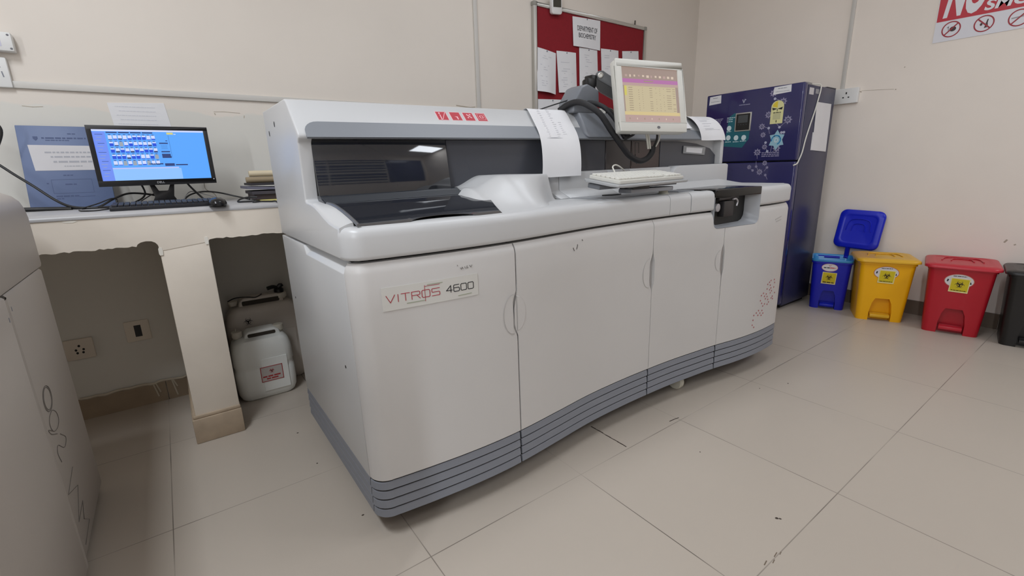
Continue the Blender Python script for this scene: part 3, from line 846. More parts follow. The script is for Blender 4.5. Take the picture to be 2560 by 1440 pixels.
# ------------------------------------------------------------------ sheets lying over the tower
def sheet(name, label, path, x0, x1, skew=0.0, par=None, wob=.003, cat='paper', print_rows=(), m=PAPER, cols=None, thick=.0012):
    """paper following a (y,z) path; x edges shift by skew along it"""
    P = catmull([(0, y, z) for y, z in path], 6); n = len(P)
    bm = B(); Gd = []
    rw = random.Random(len(name) + int(x0 * 1000))
    ph = rw.uniform(0, 6)
    def pt(u, i, lift=0.0):
        p = P[i]; q = i / (n - 1)
        t_ = P[min(i + 1, n - 1)] - P[max(i - 1, 0)]; nn = Vector((0, t_.z, -t_.y)).normalized()
        x = x0 + (x1 - x0) * u + skew * q
        off = wob * (math.sin(u * 5 + ph) * .5 + .6) * q + lift
        return Vector((x, p.y, WZ(x, p.z))) + nn * off
    for k in range(11): Gd.append([pt(k / 10, i) for i in range(n)])
    grid_solid(bm, Gd, (0, thick, thick * .4))
    o = tag(obj(name, bm, m, None, angle=60), label, cat)
    if print_rows:
        bm = B()
        for q, segs in print_rows:
            i = int(q * (n - 2)); 
            for a, b, hh in segs:
                i2 = min(n - 1, i + 1); f2 = hh
                A = pt(a, i, .0008); Bp = pt(b, i, .0008); C = pt(b, i2, .0008); D = pt(a, i2, .0008)
                C = Bp + (C - Bp) * f2; D = A + (D - A) * f2
                faces_from(bm, [A, Bp, C, D], [(0, 1, 2, 3)])
        obj('printed_text', bm, INKP, o, weld=False)
    return o
rows = [(.10, [(.38, .56, .35)]), (.16, [(.12, .3, .3), (.42, .62, .3), (.74, .92, .3)])]
rr = random.Random(4)
for k in range(26):
    q = .20 + k * .023; rows.append((q * .78 + .02, [(.22 + rr.uniform(-.02, .03), .28, .12), (.46, .46 + rr.uniform(.03, .09), .12)] + ([(.62, .66 + rr.uniform(0, .06), .10)] if rr.random() < .3 else [])))
sheet('paper_sheet', 'long white printed sheet hanging over the middle front of the large white analyser', [(1.66, 1.3065), (1.635, 1.3085), (1.606, 1.301), (1.556, 1.250), (1.512, 1.200), (1.486, 1.15), (1.470, 1.09), (1.462, 1.030)], 1.285, 1.495, -.062, wob=.004, print_rows=rows)
rows = [(.3, [(.4, .62, .4)]), (.38, [(.2, .8, .12)])] + [(.42 + .05 * k, [(.25, .25 + rr.uniform(.2, .6), .18)]) for k in range(8)]
sheet('paper_sheet', 'curled white sheet draped over the top of the large white analyser near the fridge', [(1.66, 1.3075), (1.63, 1.309), (1.60, 1.305), (1.56, 1.282), (1.525, 1.245), (1.505, 1.205), (1.497, 1.175)], 2.375, 2.60, -.015, wob=.008, print_rows=rows)
sheet('paper_sheet', 'small torn white paper slip taped on the analyser beside the pale monitor', [(1.60, 1.298), (1.57, 1.262), (1.545, 1.238)], 2.285, 2.35, -.01, wob=.003)

# ------------------------------------------------------------------ pale monitor on its arm
A0 = Vector((1.580, 1.373, 1.219)); mu = Vector((.9612, -.2759, -.012)).normalized()
mv = Vector((math.sin(math.radians(13)) * .2759, math.sin(math.radians(13)) * .9612, math.cos(math.radians(13))))
MM = frame(A0, mu, mv)        # z towards the viewer
MW, MH = .338, .302
t = thing('monitor', 'pale grey square monitor on a swing arm above the large analyser, showing a yellow table', 'monitor', A0)
bm = B()
ou = rrect(0, MW, 0, MH, .010, 3); inn = R4(.027, MW - .027, .038, MH - .031)
# bezel: outer ring to inner ring
def ring_frame(bm, M, o0, o1, i0, i1, z_o, z_i, mi=0):
    """rectangular frame, outer rect o0..o1, inner rect i0..i1, sloping from z_o to z_i"""
    O = R4(o0[0], o1[0], o0[1], o1[1]); I = R4(i0[0], i1[0], i0[1], i1[1])
    for k in range(4):
        a, b, c, d = O[k], O[(k + 1) % 4], I[(k + 1) % 4], I[k]
        faces_from(bm, [M @ Vector((a[0], a[1], z_o)), M @ Vector((b[0], b[1], z_o)), M @ Vector((c[0], c[1], z_i)), M @ Vector((d[0], d[1], z_i))], [(0, 1, 2, 3)], mi)
prism(bm, ou, MM, -.045, -.006)
for k, (x0, x1, y0, y1) in enumerate(((0, MW, 0, .038), (0, MW, MH - .031, MH), (0, .027, .038, MH - .031), (MW - .027, MW, .038, MH - .031))):
    box(bm, x0, x1, y0, y1, -.012, 0, M=MM)
obj('bezel', bm, BEZW, t, bevel=.003)
bm = B()
S0x, S1x, S0y, S1y = .0268, MW - .0268, .0378, MH - .0308
E_ = [mat('scr_taupe', (152, 132, 122), emit=1), mat('scr_magenta', (170, 104, 158), emit=1), mat('scr_sand', (190, 176, 142), emit=1), mat('scr_pinkgrey', (176, 148, 142), emit=1), mat('scr_yellow', (206, 198, 60), emit=1), mat('scr_text', (150, 134, 110), emit=1), mat('scr_icon', (206, 186, 168), emit=1), mat('scr_straw', (204, 184, 132), emit=1)]
sw, sh = S1x - S0x, S1y - S0y
def SR(a, b, c, d, mi, z=-.0055):
    prism(bm, R4(S0x + a * sw, S0x + b * sw, S0y + c * sh, S0y + d * sh), MM, z, z + .0002, mi)
SR(0, 1, 0, 1, 0, -.0058); SR(0, 1, 0, .14, 3); SR(0, 1, .14, .20, 7); SR(0, 1, .72, .79, 1); SR(.03, .95, .20, .67, 2); SR(.03, .07, .49, .66, 4); SR(.03, .95, .66, .665, 5)
SR(0, 1, .67, .72, 3); SR(.38, .55, .745, .765, 5, -.0054)
rr = random.Random(8)
for k in range(11):
    y = .225 + k * .04
    SR(.10, .17, y, y + .012, 5, -.0053)
    for a, b in ((.27, .285), (.34, .35), (.47, .52), (.58, .592), (.65, .662), (.72, .732), (.78, .86), (.89, .94)):
        if rr.random() < .75: SR(a, b, y, y + .010, 5, -.0053)
for k in range(12): SR(.06 + k * .075, .085 + k * .075 + rr.uniform(0, .02), .83 + rr.uniform(-.01, .01), .865, 6 if k % 3 else 3, -.0053)
for k in range(7): SR(.08 + k * .13, .095 + k * .13, .06, .09, 6 if k % 2 else 5, -.0053)
obj('screen', bm, E_, t, weld=False)
bm = B(); prism(bm, ellipse(MW * .56, .018, .008, .006), MM, .0, .0008); obj('badge', bm, mat('badge_grey', (96, 96, 98), .4), t)
bm = B(); prism(bm, rrect(.07, MW - .07, .06, MH - .05, .02), MM, -.075, -.044); obj('back_shell', bm, BEZW, t, bevel=.006)
bm = B()
lathe(bm, (1.640, 1.625, 1.412), [(.03, 0), (.03, .045), (.022, .05)], 'z', 18); box(bm, 1.635, 1.675, 1.60, 1.65, 1.43, 1.478); box(bm, 1.605, 1.652, 1.595, 1.607, 1.405, 1.462)
obj('pivot_block', bm, BLACK, t, bevel=.005)
ha, hb = Vector((1.686, 1.60, 1.472)), Vector((1.810, 1.475, 1.372))
dv = (hb - ha).normalized(); Ma = frame(ha, dv, Vector((0, 0, 1)))
bm = B(); L_ = (hb - ha).length
prism(bm, [(-.024, -.0), (-.017, .018), (0, .026), (.02, .024), (L_, .012), (L_, -.02), (.0, -.018)], Ma, -.019, .019)
o = obj('arm_beam', bm, mat('arm_grey', (86, 88, 90), .4), t, bevel=.004)
bm = B(); prism(bm, [(-.012, -.010), (L_, -.016), (L_, -.058), (.03, -.056), (-.014, -.034)], Ma, -.016, .016); obj('arm_underside', bm, BLACK, o)
bm = B(); lathe(bm, (0, .004, .019), [(.012, 0), (.012, .004), (.008, .005), (.007, .002)], 'z', 18, M=Ma); obj('arm_bolt', bm, SILVER, o)
bm = B(); mc = MM @ Vector((MW * .5, MH * .5, -.075)); tube(bm, [hb - dv * .01, (hb + mc) / 2 + Vector((0, .01, 0)), mc], .02, 10, 4); obj('mount_head', bm, BLACK, t)

# cable sleeve from tower to monitor, and its wires
SL2 = [(1.56, 1.66, 1.325), (1.581, 1.60, 1.352), (1.598, 1.55, 1.349), (1.614, 1.50, 1.325), (1.638, 1.47, 1.286), (1.657, 1.45, 1.242), (1.670, 1.43, 1.199), (1.685, 1.42, 1.211)]
t = thing('cable_sleeve', 'thick black cable sleeve looping down in front of the analyser below the pale monitor', 'cable', (1.6, 1.45, WZ(1.6, 1.31)))
bm = B()
tube(bm, [(1.474, 1.64, 1.322), (1.489, 1.60, 1.343), (1.500, 1.55, 1.348), (1.512, 1.50, 1.330), (1.545, 1.46, 1.291), (1.592, 1.44, 1.226), (1.653, 1.43, 1.162), (1.70, 1.427, 1.122), (1.760, 1.422, 1.098), (1.805, 1.415, 1.106), (1.828, 1.405, 1.132), (1.830, 1.40, 1.160)], .0130, 12, 8)
m1 = obj('sleeve', bm, SLEEVE, t)
bm = B()
tube(bm, SL2, .0105, 10, 8)
obj('sleeve', bm, SLEEVE, t)
bm = B()
for a, r_ in (((1.742, 1.40, 1.232), .0046), ((1.757, 1.40, 1.235), .0042)):
    tube(bm, [a, (a[0] + .026, 1.395, 1.212), (a[0] + .044, 1.40, 1.185), (a[0] + .060, 1.405, 1.15)], r_, 8, 8)
tube(bm, [(1.835, 1.375, 1.225), (1.845, 1.38, 1.19), (1.840, 1.40, 1.15)], .0035, 8, 6)
obj('wire', bm, WIREW, t, label='cream wires coming out of the sleeve end')
bm = B(); tube(bm, [(1.820, 1.375, 1.225), (1.828, 1.38, 1.19), (1.830, 1.40, 1.15)], .005, 8, 6); obj('wire', bm, RUBBER, t)
bm = B(); tube(bm, [(1.665, 1.43, 1.190), (1.69, 1.40, 1.208), (1.70, 1.39, 1.228)], .005, 8, 6); obj('wire', bm, RUBBER, t)
bm = B(); tube(bm, [(1.36, 1.66, WZ(1.36, 1.307)), (1.42, 1.645, 1.338), (1.50, 1.63, 1.362), (1.55, 1.62, 1.378)], .003, 6, 6)
tag(obj('thin_cable', bm, RUBBER), 'thin dark cable rising from the analyser top to the turret neck', 'cable')
# black mouse lying on the tower
t = thing('computer_mouse', 'black mouse lying on top of the analyser behind the pale monitor', 'mouse', (1.86, 1.74, WZ(1.86, 1.303)))
bm = B(); lathe(bm, (0, 0, 0), [(.02, 0), (.058, .002), (.062, .015), (.054, .032), (.034, .042), (.012, .046)], 'z', 20, M=Matrix.Translation((1.88, 1.745, WZ(1.88, 1.3035))) @ Matrix.Diagonal((1.0, .75, 1.0, 1)))
obj('shell', bm, BLACKG, t)
bm = B(); lathe(bm, (0, 0, 0), [(.008, 0), (.022, .0), (.022, .03), (.015, .034)], 'z', 14, M=Matrix.Translation((1.825, 1.72, WZ(1.825, 1.3035)))); obj('palm_rest', bm, BEZW, t)

# ------------------------------------------------------------------ keyboard tray and keyboard
ka = math.radians(4.0); kp = math.radians(8.5)
ku = Vector((math.cos(ka), math.sin(ka), .012)).normalized(); kv = Vector((-math.sin(ka) * math.cos(kp), math.cos(ka) * math.cos(kp), math.sin(kp)))
KB = Vector((1.334, 1.160, 1.0))
MK = frame(KB, ku, kv)
t = thing('keyboard_tray', 'grey swivel keyboard tray on a bracket over the analyser deck', 'keyboard tray', (1.55, 1.24, WZ(1.55, .945)))
bm = B()
tp = [(-.012, .03), (.0, .004), (.02, -.006), (.45, -.006), (.47, .0), (.475, .02), (.465, .155), (.44, .172), (.05, .175), (.0, .17), (-.014, .15)]
prism(bm, tp, MK, 0, .010); obj('tray_plate', bm, mat('tray_grey', (168, 170, 172), .4), t, bevel=.003)
bm = B(); prism(bm, [(.10, .03), (.42, .02), (.44, .10), (.38, .14), (.12, .14)], MK, -.012, 0); box(bm, 0, .44, .09, .15, -.022, -.004, M=MK)
obj('tray_underframe', bm, mat('tray_dark', (110, 113, 118), .45), t, bevel=.003)
bm = B(); z0 = WZ(1.66, .945)
box(bm, 1.46, 1.56, 1.20, 1.27, z0 + .028, z0 + .046); obj('tilt_hinge', bm, BLACK, t, bevel=.003)
bm = B(); prism(bm, [(1.455, 1.205), (1.70, 1.200), (1.735, 1.215), (1.745, 1.24), (1.735, 1.265), (1.70, 1.278), (1.455, 1.27)], UP((0, 0, z0)), .014, .030); obj('swing_arm', bm, mat('arm_pale', (148, 151, 158), .4), t, bevel=.003)
bm = B(); lathe(bm, (1.70, 1.238, z0 - .003), [(.026, 0), (.024, .004), (.019, .008), (.019, .018)], 'z', 18); obj('post', bm, mat('post_cream', (188, 186, 172), .4), t)
t = thing('keyboard', 'white keyboard on the grey swivel tray of the analyser', 'keyboard', MK @ Vector((.22, .08, .01)))
MK2 = MK @ Matrix.Translation((0, 0, .0102))
bm = B(); prism(bm, rrect(.012, .452, .010, .160, .008, 3), MK2, 0, .014); obj('case', bm, BEZW, t, bevel=.003)
bm = B()
for r_ in range(6):
    for c in range(20):
        if c == 14 and r_ in (0, 2): continue
        x = .02 + c * .0213; y = .022 + r_ * .0222
        if r_ == 0 and 3 < c < 9: continue
        box(bm, x, x + .0185, y, y + .0185, .014, .021, M=MK2)
    if r_ == 0: box(bm, .02 + 4 * .0213, .02 + 9 * .0213 - .003, .022, .0405, .014, .021, M=MK2)
obj('keys', bm, mat('key_white', (222, 221, 214), .45), t, bevel=.0015, seg=1)
bm = B(); tube(bm, [MK2 @ Vector((.16, .158, .008)), (1.515, 1.345, 1.052), (1.53, 1.37, 1.074), (1.56, 1.38, 1.082), (1.60, 1.385, 1.070), (1.65, 1.40, 1.045), (1.70, 1.43, 1.005)], .0032, 8, 8)
obj('cord', bm, WIREW, t)

# ------------------------------------------------------------------ fridge
FX, FY0, FY1, FX1, FZ = 3.53, 1.512, 2.215, 4.03, 1.585
t = thing('refrigerator', 'dark navy two door refrigerator with pale floral pattern in the corner', 'refrigerator', ((FX + FX1) / 2, (FY0 + FY1) / 2, 0))
NAVY = mat('fridge_navy', (40, 40, 92), .22, coat=.3)
NAVY2 = mat('fridge_side_haze', (50, 51, 80), .30)  # door navy greyed, haze reflected from the wall put into the colour
bm = B(); box(bm, FX + .06, FX1, FY0, FY1, .03, FZ - .012); obj('cabinet', bm, NAVY2, t, bevel=.004)
bm = B(); box(bm, FX + .1, FX1 - .02, FY0 + .03, FY1 - .03, 0, .03); box(bm, FX + .05, FX + .065, FY0 + .01, FY1 - .01, .05, FZ - .02); obj('plinth', bm, BLACK, t)
bm = B(); box(bm, FX, FX + .054, FY0, FY1, 1.084, FZ); da = obj('freezer_door', bm, NAVY, t, bevel=.010, seg=3)
bm = B(); box(bm, FX, FX + .054, FY0, FY1, .045, 1.076); db = obj('fridge_door', bm, NAVY, t, bevel=.010, seg=3)
bm = B(); box(bm, FX + .03, FX + .13, FY0 + .01, FY0 + .09, FZ - .012, FZ + .004); obj('hinge_cover', bm, mat('hinge_grey', (150, 148, 146), .5), t, bevel=.002)
bm = B(); box(bm, FX + .35, FX1, FY0, FY1, FZ - .012, FZ - .006); obj('top_trim', bm, mat('hinge_dark', (60, 60, 66), .4), t, bevel=.002)
MF = LF((FX, 0, 0))           # local x = -y
def Y_(y): return -y
FLW = mat('floral_print', (142, 138, 166), .4); FLW2 = mat('floral_dot', (176, 178, 200), .4)
def flower(bm, y, z, r, M=MF):
    n = 8; o = []
    for i in range(2 * n):
        a = PI * i / n; q = r if i % 2 == 0 else r * .62
        o.append((Y_(y) + q * math.cos(a), z + q * math.sin(a)))
    inn = [(Y_(y) + r * .38 * math.cos(PI * i / n), z + r * .38 * math.sin(PI * i / n)) for i in range(2 * n)]
    for i in range(2 * n):
        j = (i + 1) % (2 * n); prism(bm, [o[i], o[j], inn[j], inn[i]], M, 0, .0006)
    prism(bm, ellipse(Y_(y), z, r * .2, r * .2, 10), M, 0, .0006)
def f_at(cx, cy):   # position on the door from the proportions of the pattern
    x_px = 1760 + cx / 5.142; y_px = 190 + cy / 5.142
    return 1.62 - (x_px - 1958) * .00278 - (y_px - 300) * .00006, 1.40 - (y_px - 275) * .00232 + (x_px - 1940) * .0001
bm = B()
F1 = [(860, 125, .026), (990, 270, .027), (820, 435, .026), (1065, 545, .03), (745, 600, .024), (768, 728, .021), (800, 915, .021), (955, 950, .028), (710, 990, .028)]
F2 = [(615, 1215, .018), (820, 1165, .02), (760, 1300, .024)]
for cx, cy, r in F1: flower(bm, *f_at(cx, cy), r)
for a, b in (((885, 210), (990, 270)), ((990, 270), (880, 320)), ((820, 435), (880, 400)), ((1065, 545), (970, 640)), ((970, 640), (930, 580)), ((745, 600), (835, 635)), ((835, 635), (850, 720)), ((955, 950), (900, 1010)), ((895, 900), (880, 1010)), ((800, 915), (840, 980)), ((710, 990), (715, 1090))):
    p, q = f_at(*a), f_at(*b); ribbon(bm, MF, [(Y_(p[0]), p[1]), (Y_(q[0]), q[1])], .003)
p = f_at(880, 1035)
for dz in (.012, 0, -.012): dashes(bm, MF, Y_(p[0]) - .06, Y_(p[0]) + .065, p[1] + dz, .007)
for k in range(4):
    p = f_at(130, 395 + k * 22); dashes(bm, MF, Y_(p[0]) - .03 + k * .004, Y_(p[0]) + .035 - k * .006, p[1], .006)
obj('floral_pattern', bm, FLW, da, weld=False)
bm = B()
for cx, cy in ((885, 212), (880, 315), (970, 640), (835, 635), (1030, 722), (1000, 722), (995, 825), (810, 850), (840, 985)):
    p = f_at(cx, cy); prism(bm, ellipse(Y_(p[0]), p[1], .009, .009, 10), MF, 0, .0009)
obj('floral_dots', bm, FLW2, da, weld=False)
bm = B()
for cx, cy, r in F2: flower(bm, *f_at(cx, cy), r)
for a, b in (((705, 1130), (710, 1215)), ((665, 1270), (610, 1220)), ((850, 1240), (820, 1290)), ((760, 1300), (710, 1215)), ((840, 1350), (870, 1420))):
    p, q = f_at(*a), f_at(*b); ribbon(bm, MF, [(Y_(p[0]), p[1]), (Y_(q[0]), q[1])], .003)
for cx, cy in ((710, 1212), (665, 1270), (855, 1235), (840, 1352)):
    p = f_at(cx, cy); prism(bm, ellipse(Y_(p[0]), p[1], .009, .009, 10), MF, 0, .0009)
obj('floral_pattern', bm, FLW, db, weld=False)
# teal sticker with control panel
bm = B(); TEAL = mat('teal', (20, 98, 112), .4)
prism(bm, [(Y_(2.045), 1.20), (Y_(1.90), 1.185), (Y_(1.855), 1.245), (Y_(1.85), 1.42), (Y_(1.98), 1.435), (Y_(2.02), 1.41)], MF, 0, .0008)
dash = obj('feature_sticker', bm, TEAL, da, label='teal feature sticker')
bm = B(); M2 = MF @ Matrix.Translation((0, 0, .0008))
for y, z in ((2.013, 1.33), (2.013, 1.262), (1.952, 1.258), (1.893, 1.256)):
    prism(bm, ellipse(Y_(y), z, .018, .019, 16), M2, 0, .0006)
for y0, y1, z in ((2.035, 1.972, 1.405), (2.035, 1.99, 1.392), (2.035, 1.99, 1.378), (2.03, 1.995, 1.306), (2.035, 1.99, 1.232), (1.975, 1.93, 1.230), (1.92, 1.87, 1.232)): dashes(bm, M2, Y_(y0), Y_(y1), z, .005)
obj('sticker_print', bm, mat('sticker_white', (206, 222, 226), .5), dash, weld=False)
bm = B(); box(bm, FX - .006, FX + .002, 1.848, 1.968, 1.302, 1.432); pn = obj('control_panel', bm, SILVER, da, bevel=.002)
bm = B(); prism(bm, R4(Y_(1.959), Y_(1.857), 1.310, 1.424), MF, .006, .007); prism(bm, R4(Y_(1.945), Y_(1.872), 1.362, 1.415), MF, .007, .0074, 1)
for k in range(4): prism(bm, R4(Y_(1.945 - k * .02), Y_(1.937 - k * .02), 1.347, 1.351), MF, .007, .0074, 1)
obj('display', bm, [BLACKG, mat('lcd_grey', (70, 74, 76), .3)], pn)
bm = B(); ribbon(bm, MF, [(Y_(1.926), 1.522), (Y_(1.917), 1.499), (Y_(1.909), 1.524)], .005); ribbon(bm, MF, [(Y_(1.906), 1.519), (Y_(1.903), 1.522)], .005); dashes(bm, MF, Y_(1.95), Y_(1.87), 1.487, .0035)
obj('maker_mark', bm, FLW2, da, weld=False)
bm = B(); ys, z0 = 1.672, 1.335
prism(bm, [(Y_(ys + .042), z0), (Y_(ys - .042), z0), (Y_(ys - .042), z0 + .115)] + [(Y_(ys) + .042 * math.cos(math.radians(a)), z0 + .115 + .038 * math.sin(math.radians(a))) for a in (15, 40, 65, 90, 115, 140, 165)] + [(Y_(ys + .042), z0 + .115)], MF, 0, .0012, 0)
M2 = MF @ Matrix.Translation((0, 0, .0012))
prism(bm, [(Y_(ys), z0 + .105)] + [(Y_(ys) + .036 * math.cos(math.radians(a)), z0 + .105 + .043 * math.sin(math.radians(a))) for a in (90, 115, 140, 165)], M2, 0, .0005, 1)
prism(bm, [(Y_(ys), z0 + .098), (Y_(ys) - .036, z0 + .108), (Y_(ys) - .03, z0 + .09)], M2, 0, .0006, 2); prism(bm, [(Y_(ys), z0 + .098), (Y_(ys) + .036, z0 + .108), (Y_(ys) + .03, z0 + .09)], M2, 0, .0006, 2)
ribbon(bm, M2, [(Y_(ys), z0 + .095), (Y_(ys), z0 + .082)], .004, mi=2)
prism(bm, R4(Y_(ys) - .026, Y_(ys) + .026, z0 + .028, z0 + .068), M2, 0, .0004, 3); dashes(bm, M2, Y_(ys) - .026, Y_(ys) + .026, z0 + .073, .005, mi=2); ribbon(bm, M2, [(Y_(ys), z0 + .01), (Y_(ys), z0 + .022)], .005, mi=2)
obj('energy_label', bm, [mat('label_cream', (222, 218, 160), .5), mat('label_yellow', (226, 202, 60), .5), INKD, mat('label_shade', (196, 194, 150), .5)], da, label='cream and yellow energy label')
bm = B(); ys, zs = 1.655, 1.225; o = []
for i in range(12):
    a = PI * i / 6 + PI / 2; q = .062 if i % 2 == 0 else .040
    o.append((Y_(ys) + q * .92 * math.cos(a), zs + q * math.sin(a) * 1.1))
prism(bm, o, MF, 0, .001, 0)
M2 = MF @ Matrix.Translation((0, 0, .001))
for i in range(24):
    a, b = math.radians(-70 + i * 11), math.radians(-70 + (i + 1) * 11); p = lambda r, q: (Y_(ys) - .004 + r * math.cos(q), zs + r * math.sin(q))
    prism(bm, [p(.026, a), p(.026, b), p(.034, b), p(.034, a)], M2, 0, .0006, 1)
text(bm, 'D', M2, Y_(ys) - .012, Y_(ys) + .010, zs - .015, zs + .013, .0008, 2)
obj('star_sticker', bm, [mat('star_pale', (150, 190, 206), .4), mat('star_blue', (30, 130, 180), .4), PAPER], da, label='pale blue star sticker')
for (a, b, c, d), dk in (((2.192, 2.095, 1.512, 1.572), 0), ((1.712, 1.594, 1.528, 1.598 - .022), 1)):
    bm = B(); prism(bm, [(Y_(a), c), (Y_(b), c + .006), (Y_(b + .002), d + .004), (Y_(a - .004), d)], MF, 0, .001)
    s = obj('paper_label', bm, PAPER, da)
    bm = B(); dashes(bm, MF @ Matrix.Translation((0, 0, .001)), Y_(a) + .03, Y_(b) - .03, d - .012, .004); dashes(bm, MF @ Matrix.Translation((0, 0, .001)), Y_(a) + .015, Y_(b) - .012, (c + d) / 2 - .008, .003); obj('printed_text', bm, INK, s, weld=False)
MS = FR((0, FY0, 0))
bm = B(); prism(bm, R4(3.605, 3.672, 1.512, 1.555), MS, 0, .001); obj('side_sticker', bm, PAPER2, t)
bm = B(); prism(bm, R4(3.700, 3.752, 1.522, 1.552), MS, 0, .001); obj('side_sticker', bm, mat('sticker_grey', (150, 150, 156), .5), t)
bm = B(); prism(bm, [(3.752, 1.150), (3.985, 1.140), (3.972, 1.468), (3.735, 1.470)], MS, .002, .0045); prism(bm, R4(3.735, 3.76, 1.15, 1.27), MS, .0, .002)
pf = tag(obj('paper_sheet', bm, PAPER), 'tall white paper in a sleeve stuck on the side of the navy refrigerator', 'paper')
bm = B()
tube(bm, [(3.66, 1.56, 1.588), (3.72, 1.54, 1.586), (3.765, 1.512, 1.583), (3.765, 1.507, 1.55), (3.742, 1.507, 1.48), (3.715, 1.507, 1.41), (3.67, 1.507, 1.32), (3.625, 1.507, 1.22), (3.60, 1.507, 1.14), (3.57, 1.508, 1.09), (3.545, 1.508, 1.062), (3.52, 1.520, 1.05)], .0045, 8, 8)
tag(obj('power_cord', bm, WIREW), 'thin white cord hanging down the side of the navy refrigerator', 'cord')

# ------------------------------------------------------------------ wall fittings on the right
def socket_plate(name, label, M, w, h, d, m, kind):
    c = M @ Vector((0, -h / 2, 0))
    t = thing(name, label, 'socket', c)
    bm = B(); prism(bm, rrect(-w / 2, w / 2, -h / 2, h / 2, .005, 3), M, 0, d); pl = obj('face_plate', bm, m, t, bevel=.003)
    bm = B(); M2 = M @ Matrix.Translation((0, 0, d))
    if kind == 'uk':
        box(bm, -.004, .004, .012, .026, 0, .0008, M=M2); box(bm, -.022, -.012, -.014, -.006, 0, .0008, M=M2); box(bm, .012, .022, -.014, -.006, 0, .0008, M=M2)
    if kind == 'round':
        for a, b in ((0, .016), (-.013, -.002), (.013, -.002), (-.010, -.016), (.010, -.016)): prism(bm, ellipse(a, b, .0045, .0055, 10), M2, 0, .0008)
    if kind == 'hole': box(bm, -.012, .014, -.028, .028, 0, .0008, M=M2)
    obj('pin_holes', bm, BLACK, t, weld=False)
    return t
socket_plate('wall_socket', 'white wall socket with three pin holes beside the navy refrigerator', LF((XW, 1.484, 1.53)), .150, .105, .028, SOCK, 'uk')
socket_plate('wall_socket', 'aged wall socket with round pin holes low under the counter', FR((-.425, YW, .338)), .10, .095, .012, SOCKD, 'round')
socket_plate('blank_socket', 'aged wall plate with a black square hole under the counter', FR((-.211, YW, .375)), .095, .10, .006, mat('plate_wallcolour', (220, 211, 197), .5), 'hole')
t = thing('switch_box', 'white junction box with corner screws high on the back wall above the counter', 'junction box', (-.46, YW - .02, 1.565))
bm = B(); box(bm, -.56, -.373, YW - .045, YW, 1.565, 1.632); obj('cover', bm, SOCK, t, bevel=.004)
bm = B()
for x_, z_ in ((-.382, 1.622), (-.380, 1.574)): lathe(bm, (x_, YW - .045, z_), [(.004, 0), (.003, -.0015)], 'y', 10)
obj('screw', bm, mat('screw_grey', (110, 110, 116), .4), t)
bm = B(); prism(bm, R4(-.50, -.405, 1.58, 1.615), FR((0, YW - .045, 0)), 0, .0008); obj('print', bm, mat('print_lilac', (196, 196, 214), .5), t)
t = thing('switch_plate', 'white switch plate below the junction box, at the end of the long trunking', 'switch', (-.46, YW - .02, 1.436))
bm = B(); box(bm, -.56, -.408, YW - .022, YW, 1.436, 1.545); obj('face_plate', bm, SOCK, t, bevel=.004)
bm = B(); M = FR((0, YW - .022, 0)); ribbon(bm, M, [(-.432, 1.522), (-.430, 1.508)], .004); ribbon(bm, M, [(-.428, 1.492), (-.426, 1.474)], .004); ribbon(bm, M, [(-.50, 1.46), (-.45, 1.46)], .0025); obj('switch_mark', bm, INK, t)

# no smoking sign
t = thing('wall_sign', 'red and white no smoking sign with crossed out symbols on the right wall', 'sign', (XW, .65, 1.79))
MSn = LF((XW, 0, 0)); y1_, y0_ = 1.044, .24
bm = B(); prism(bm, R4(Y_(y1_), Y_(y0_), 1.792, 2.26), MSn, 0, .003); obj('board', bm, mat('sign_white', (222, 222, 228), .35), t)
M2 = MSn @ Matrix.Translation((0, 0, .003))
bm = B(); prism(bm, [(Y_(1.041), 1.912), (Y_(y0_), 1.902), (Y_(y0_), 2.25), (Y_(1.041), 2.25)], M2, 0, .0006); obj('red_field', bm, mat('sign_red', (188, 30, 48), .35), t)
M3 = M2 @ Matrix.Translation((0, 0, .0006))
bm = B(); text(bm, 'NO', M3, Y_(1.015), Y_(.832), 1.926, 2.16, .0006, slant=.028, bold=.045)
text(bm, 'SMOKING', M3, Y_(.827), Y_(.40), 1.926, 1.985, .0006, slant=.012, bold=.03); text(bm, 'DRINKING', M3, Y_(.822), Y_(.36), 2.0, 2.06, .0006, slant=.012, bold=.03)
obj('lettering', bm, mat('sign_letter', (226, 226, 230), .4), t, weld=False)
SRED = mat('sign_ring', (158, 34, 48), .4); SDK = mat('sign_dark', (58, 34, 36), .4)
for k, yc_ in enumerate((.963, .813, .665)):
    bm = B(); cx, cz, r = Y_(yc_), 1.858 - k * .003, .046
    for i in range(32):
        a, b = 2 * PI * i / 32, 2 * PI * (i + 1) / 32; p = lambda q, s_: (cx + q * math.cos(s_), cz + q * math.sin(s_))
        prism(bm, [p(r * .86, a), p(r * .86, b), p(r, b), p(r, a)], M2, 0, .0008, 0)
    dgn = 1 if k != 1 else -1
    ribbon(bm, M2, [(cx - r * .62 * dgn, cz - r * .62), (cx + r * .62 * dgn, cz + r * .62)], .007, .0012, 0)
    if k == 0: prism(bm, ellipse(cx + .008, cz, .016, .014, 16), M2, 0, .0007, 1); ribbon(bm, M2, [(cx - .02, cz + .012), (cx - .014, cz + .016), (cx - .012, cz - .006)], .004, .0007, 2)
    if k == 1: prism(bm, [(cx + .004, cz - .026), (cx + .02, cz - .022), (cx + .016, cz + .004), (cx + .018, cz + .022), (cx + .013, cz + .022), (cx + .008, cz + .002)], M2, 0, .0007, 1); prism(bm, ellipse(cx - .012, cz - .002, .006, .008, 10), M2, 0, .0007, 1)
    if k == 2: ribbon(bm, M2, [(cx - .03, cz + .002), (cx + .028, cz + .006)], .006, .0007, 2)
    obj('prohibition_symbol', bm, [SRED, SDK, mat('sign_grey', (150, 146, 150), .4)], t, weld=False)

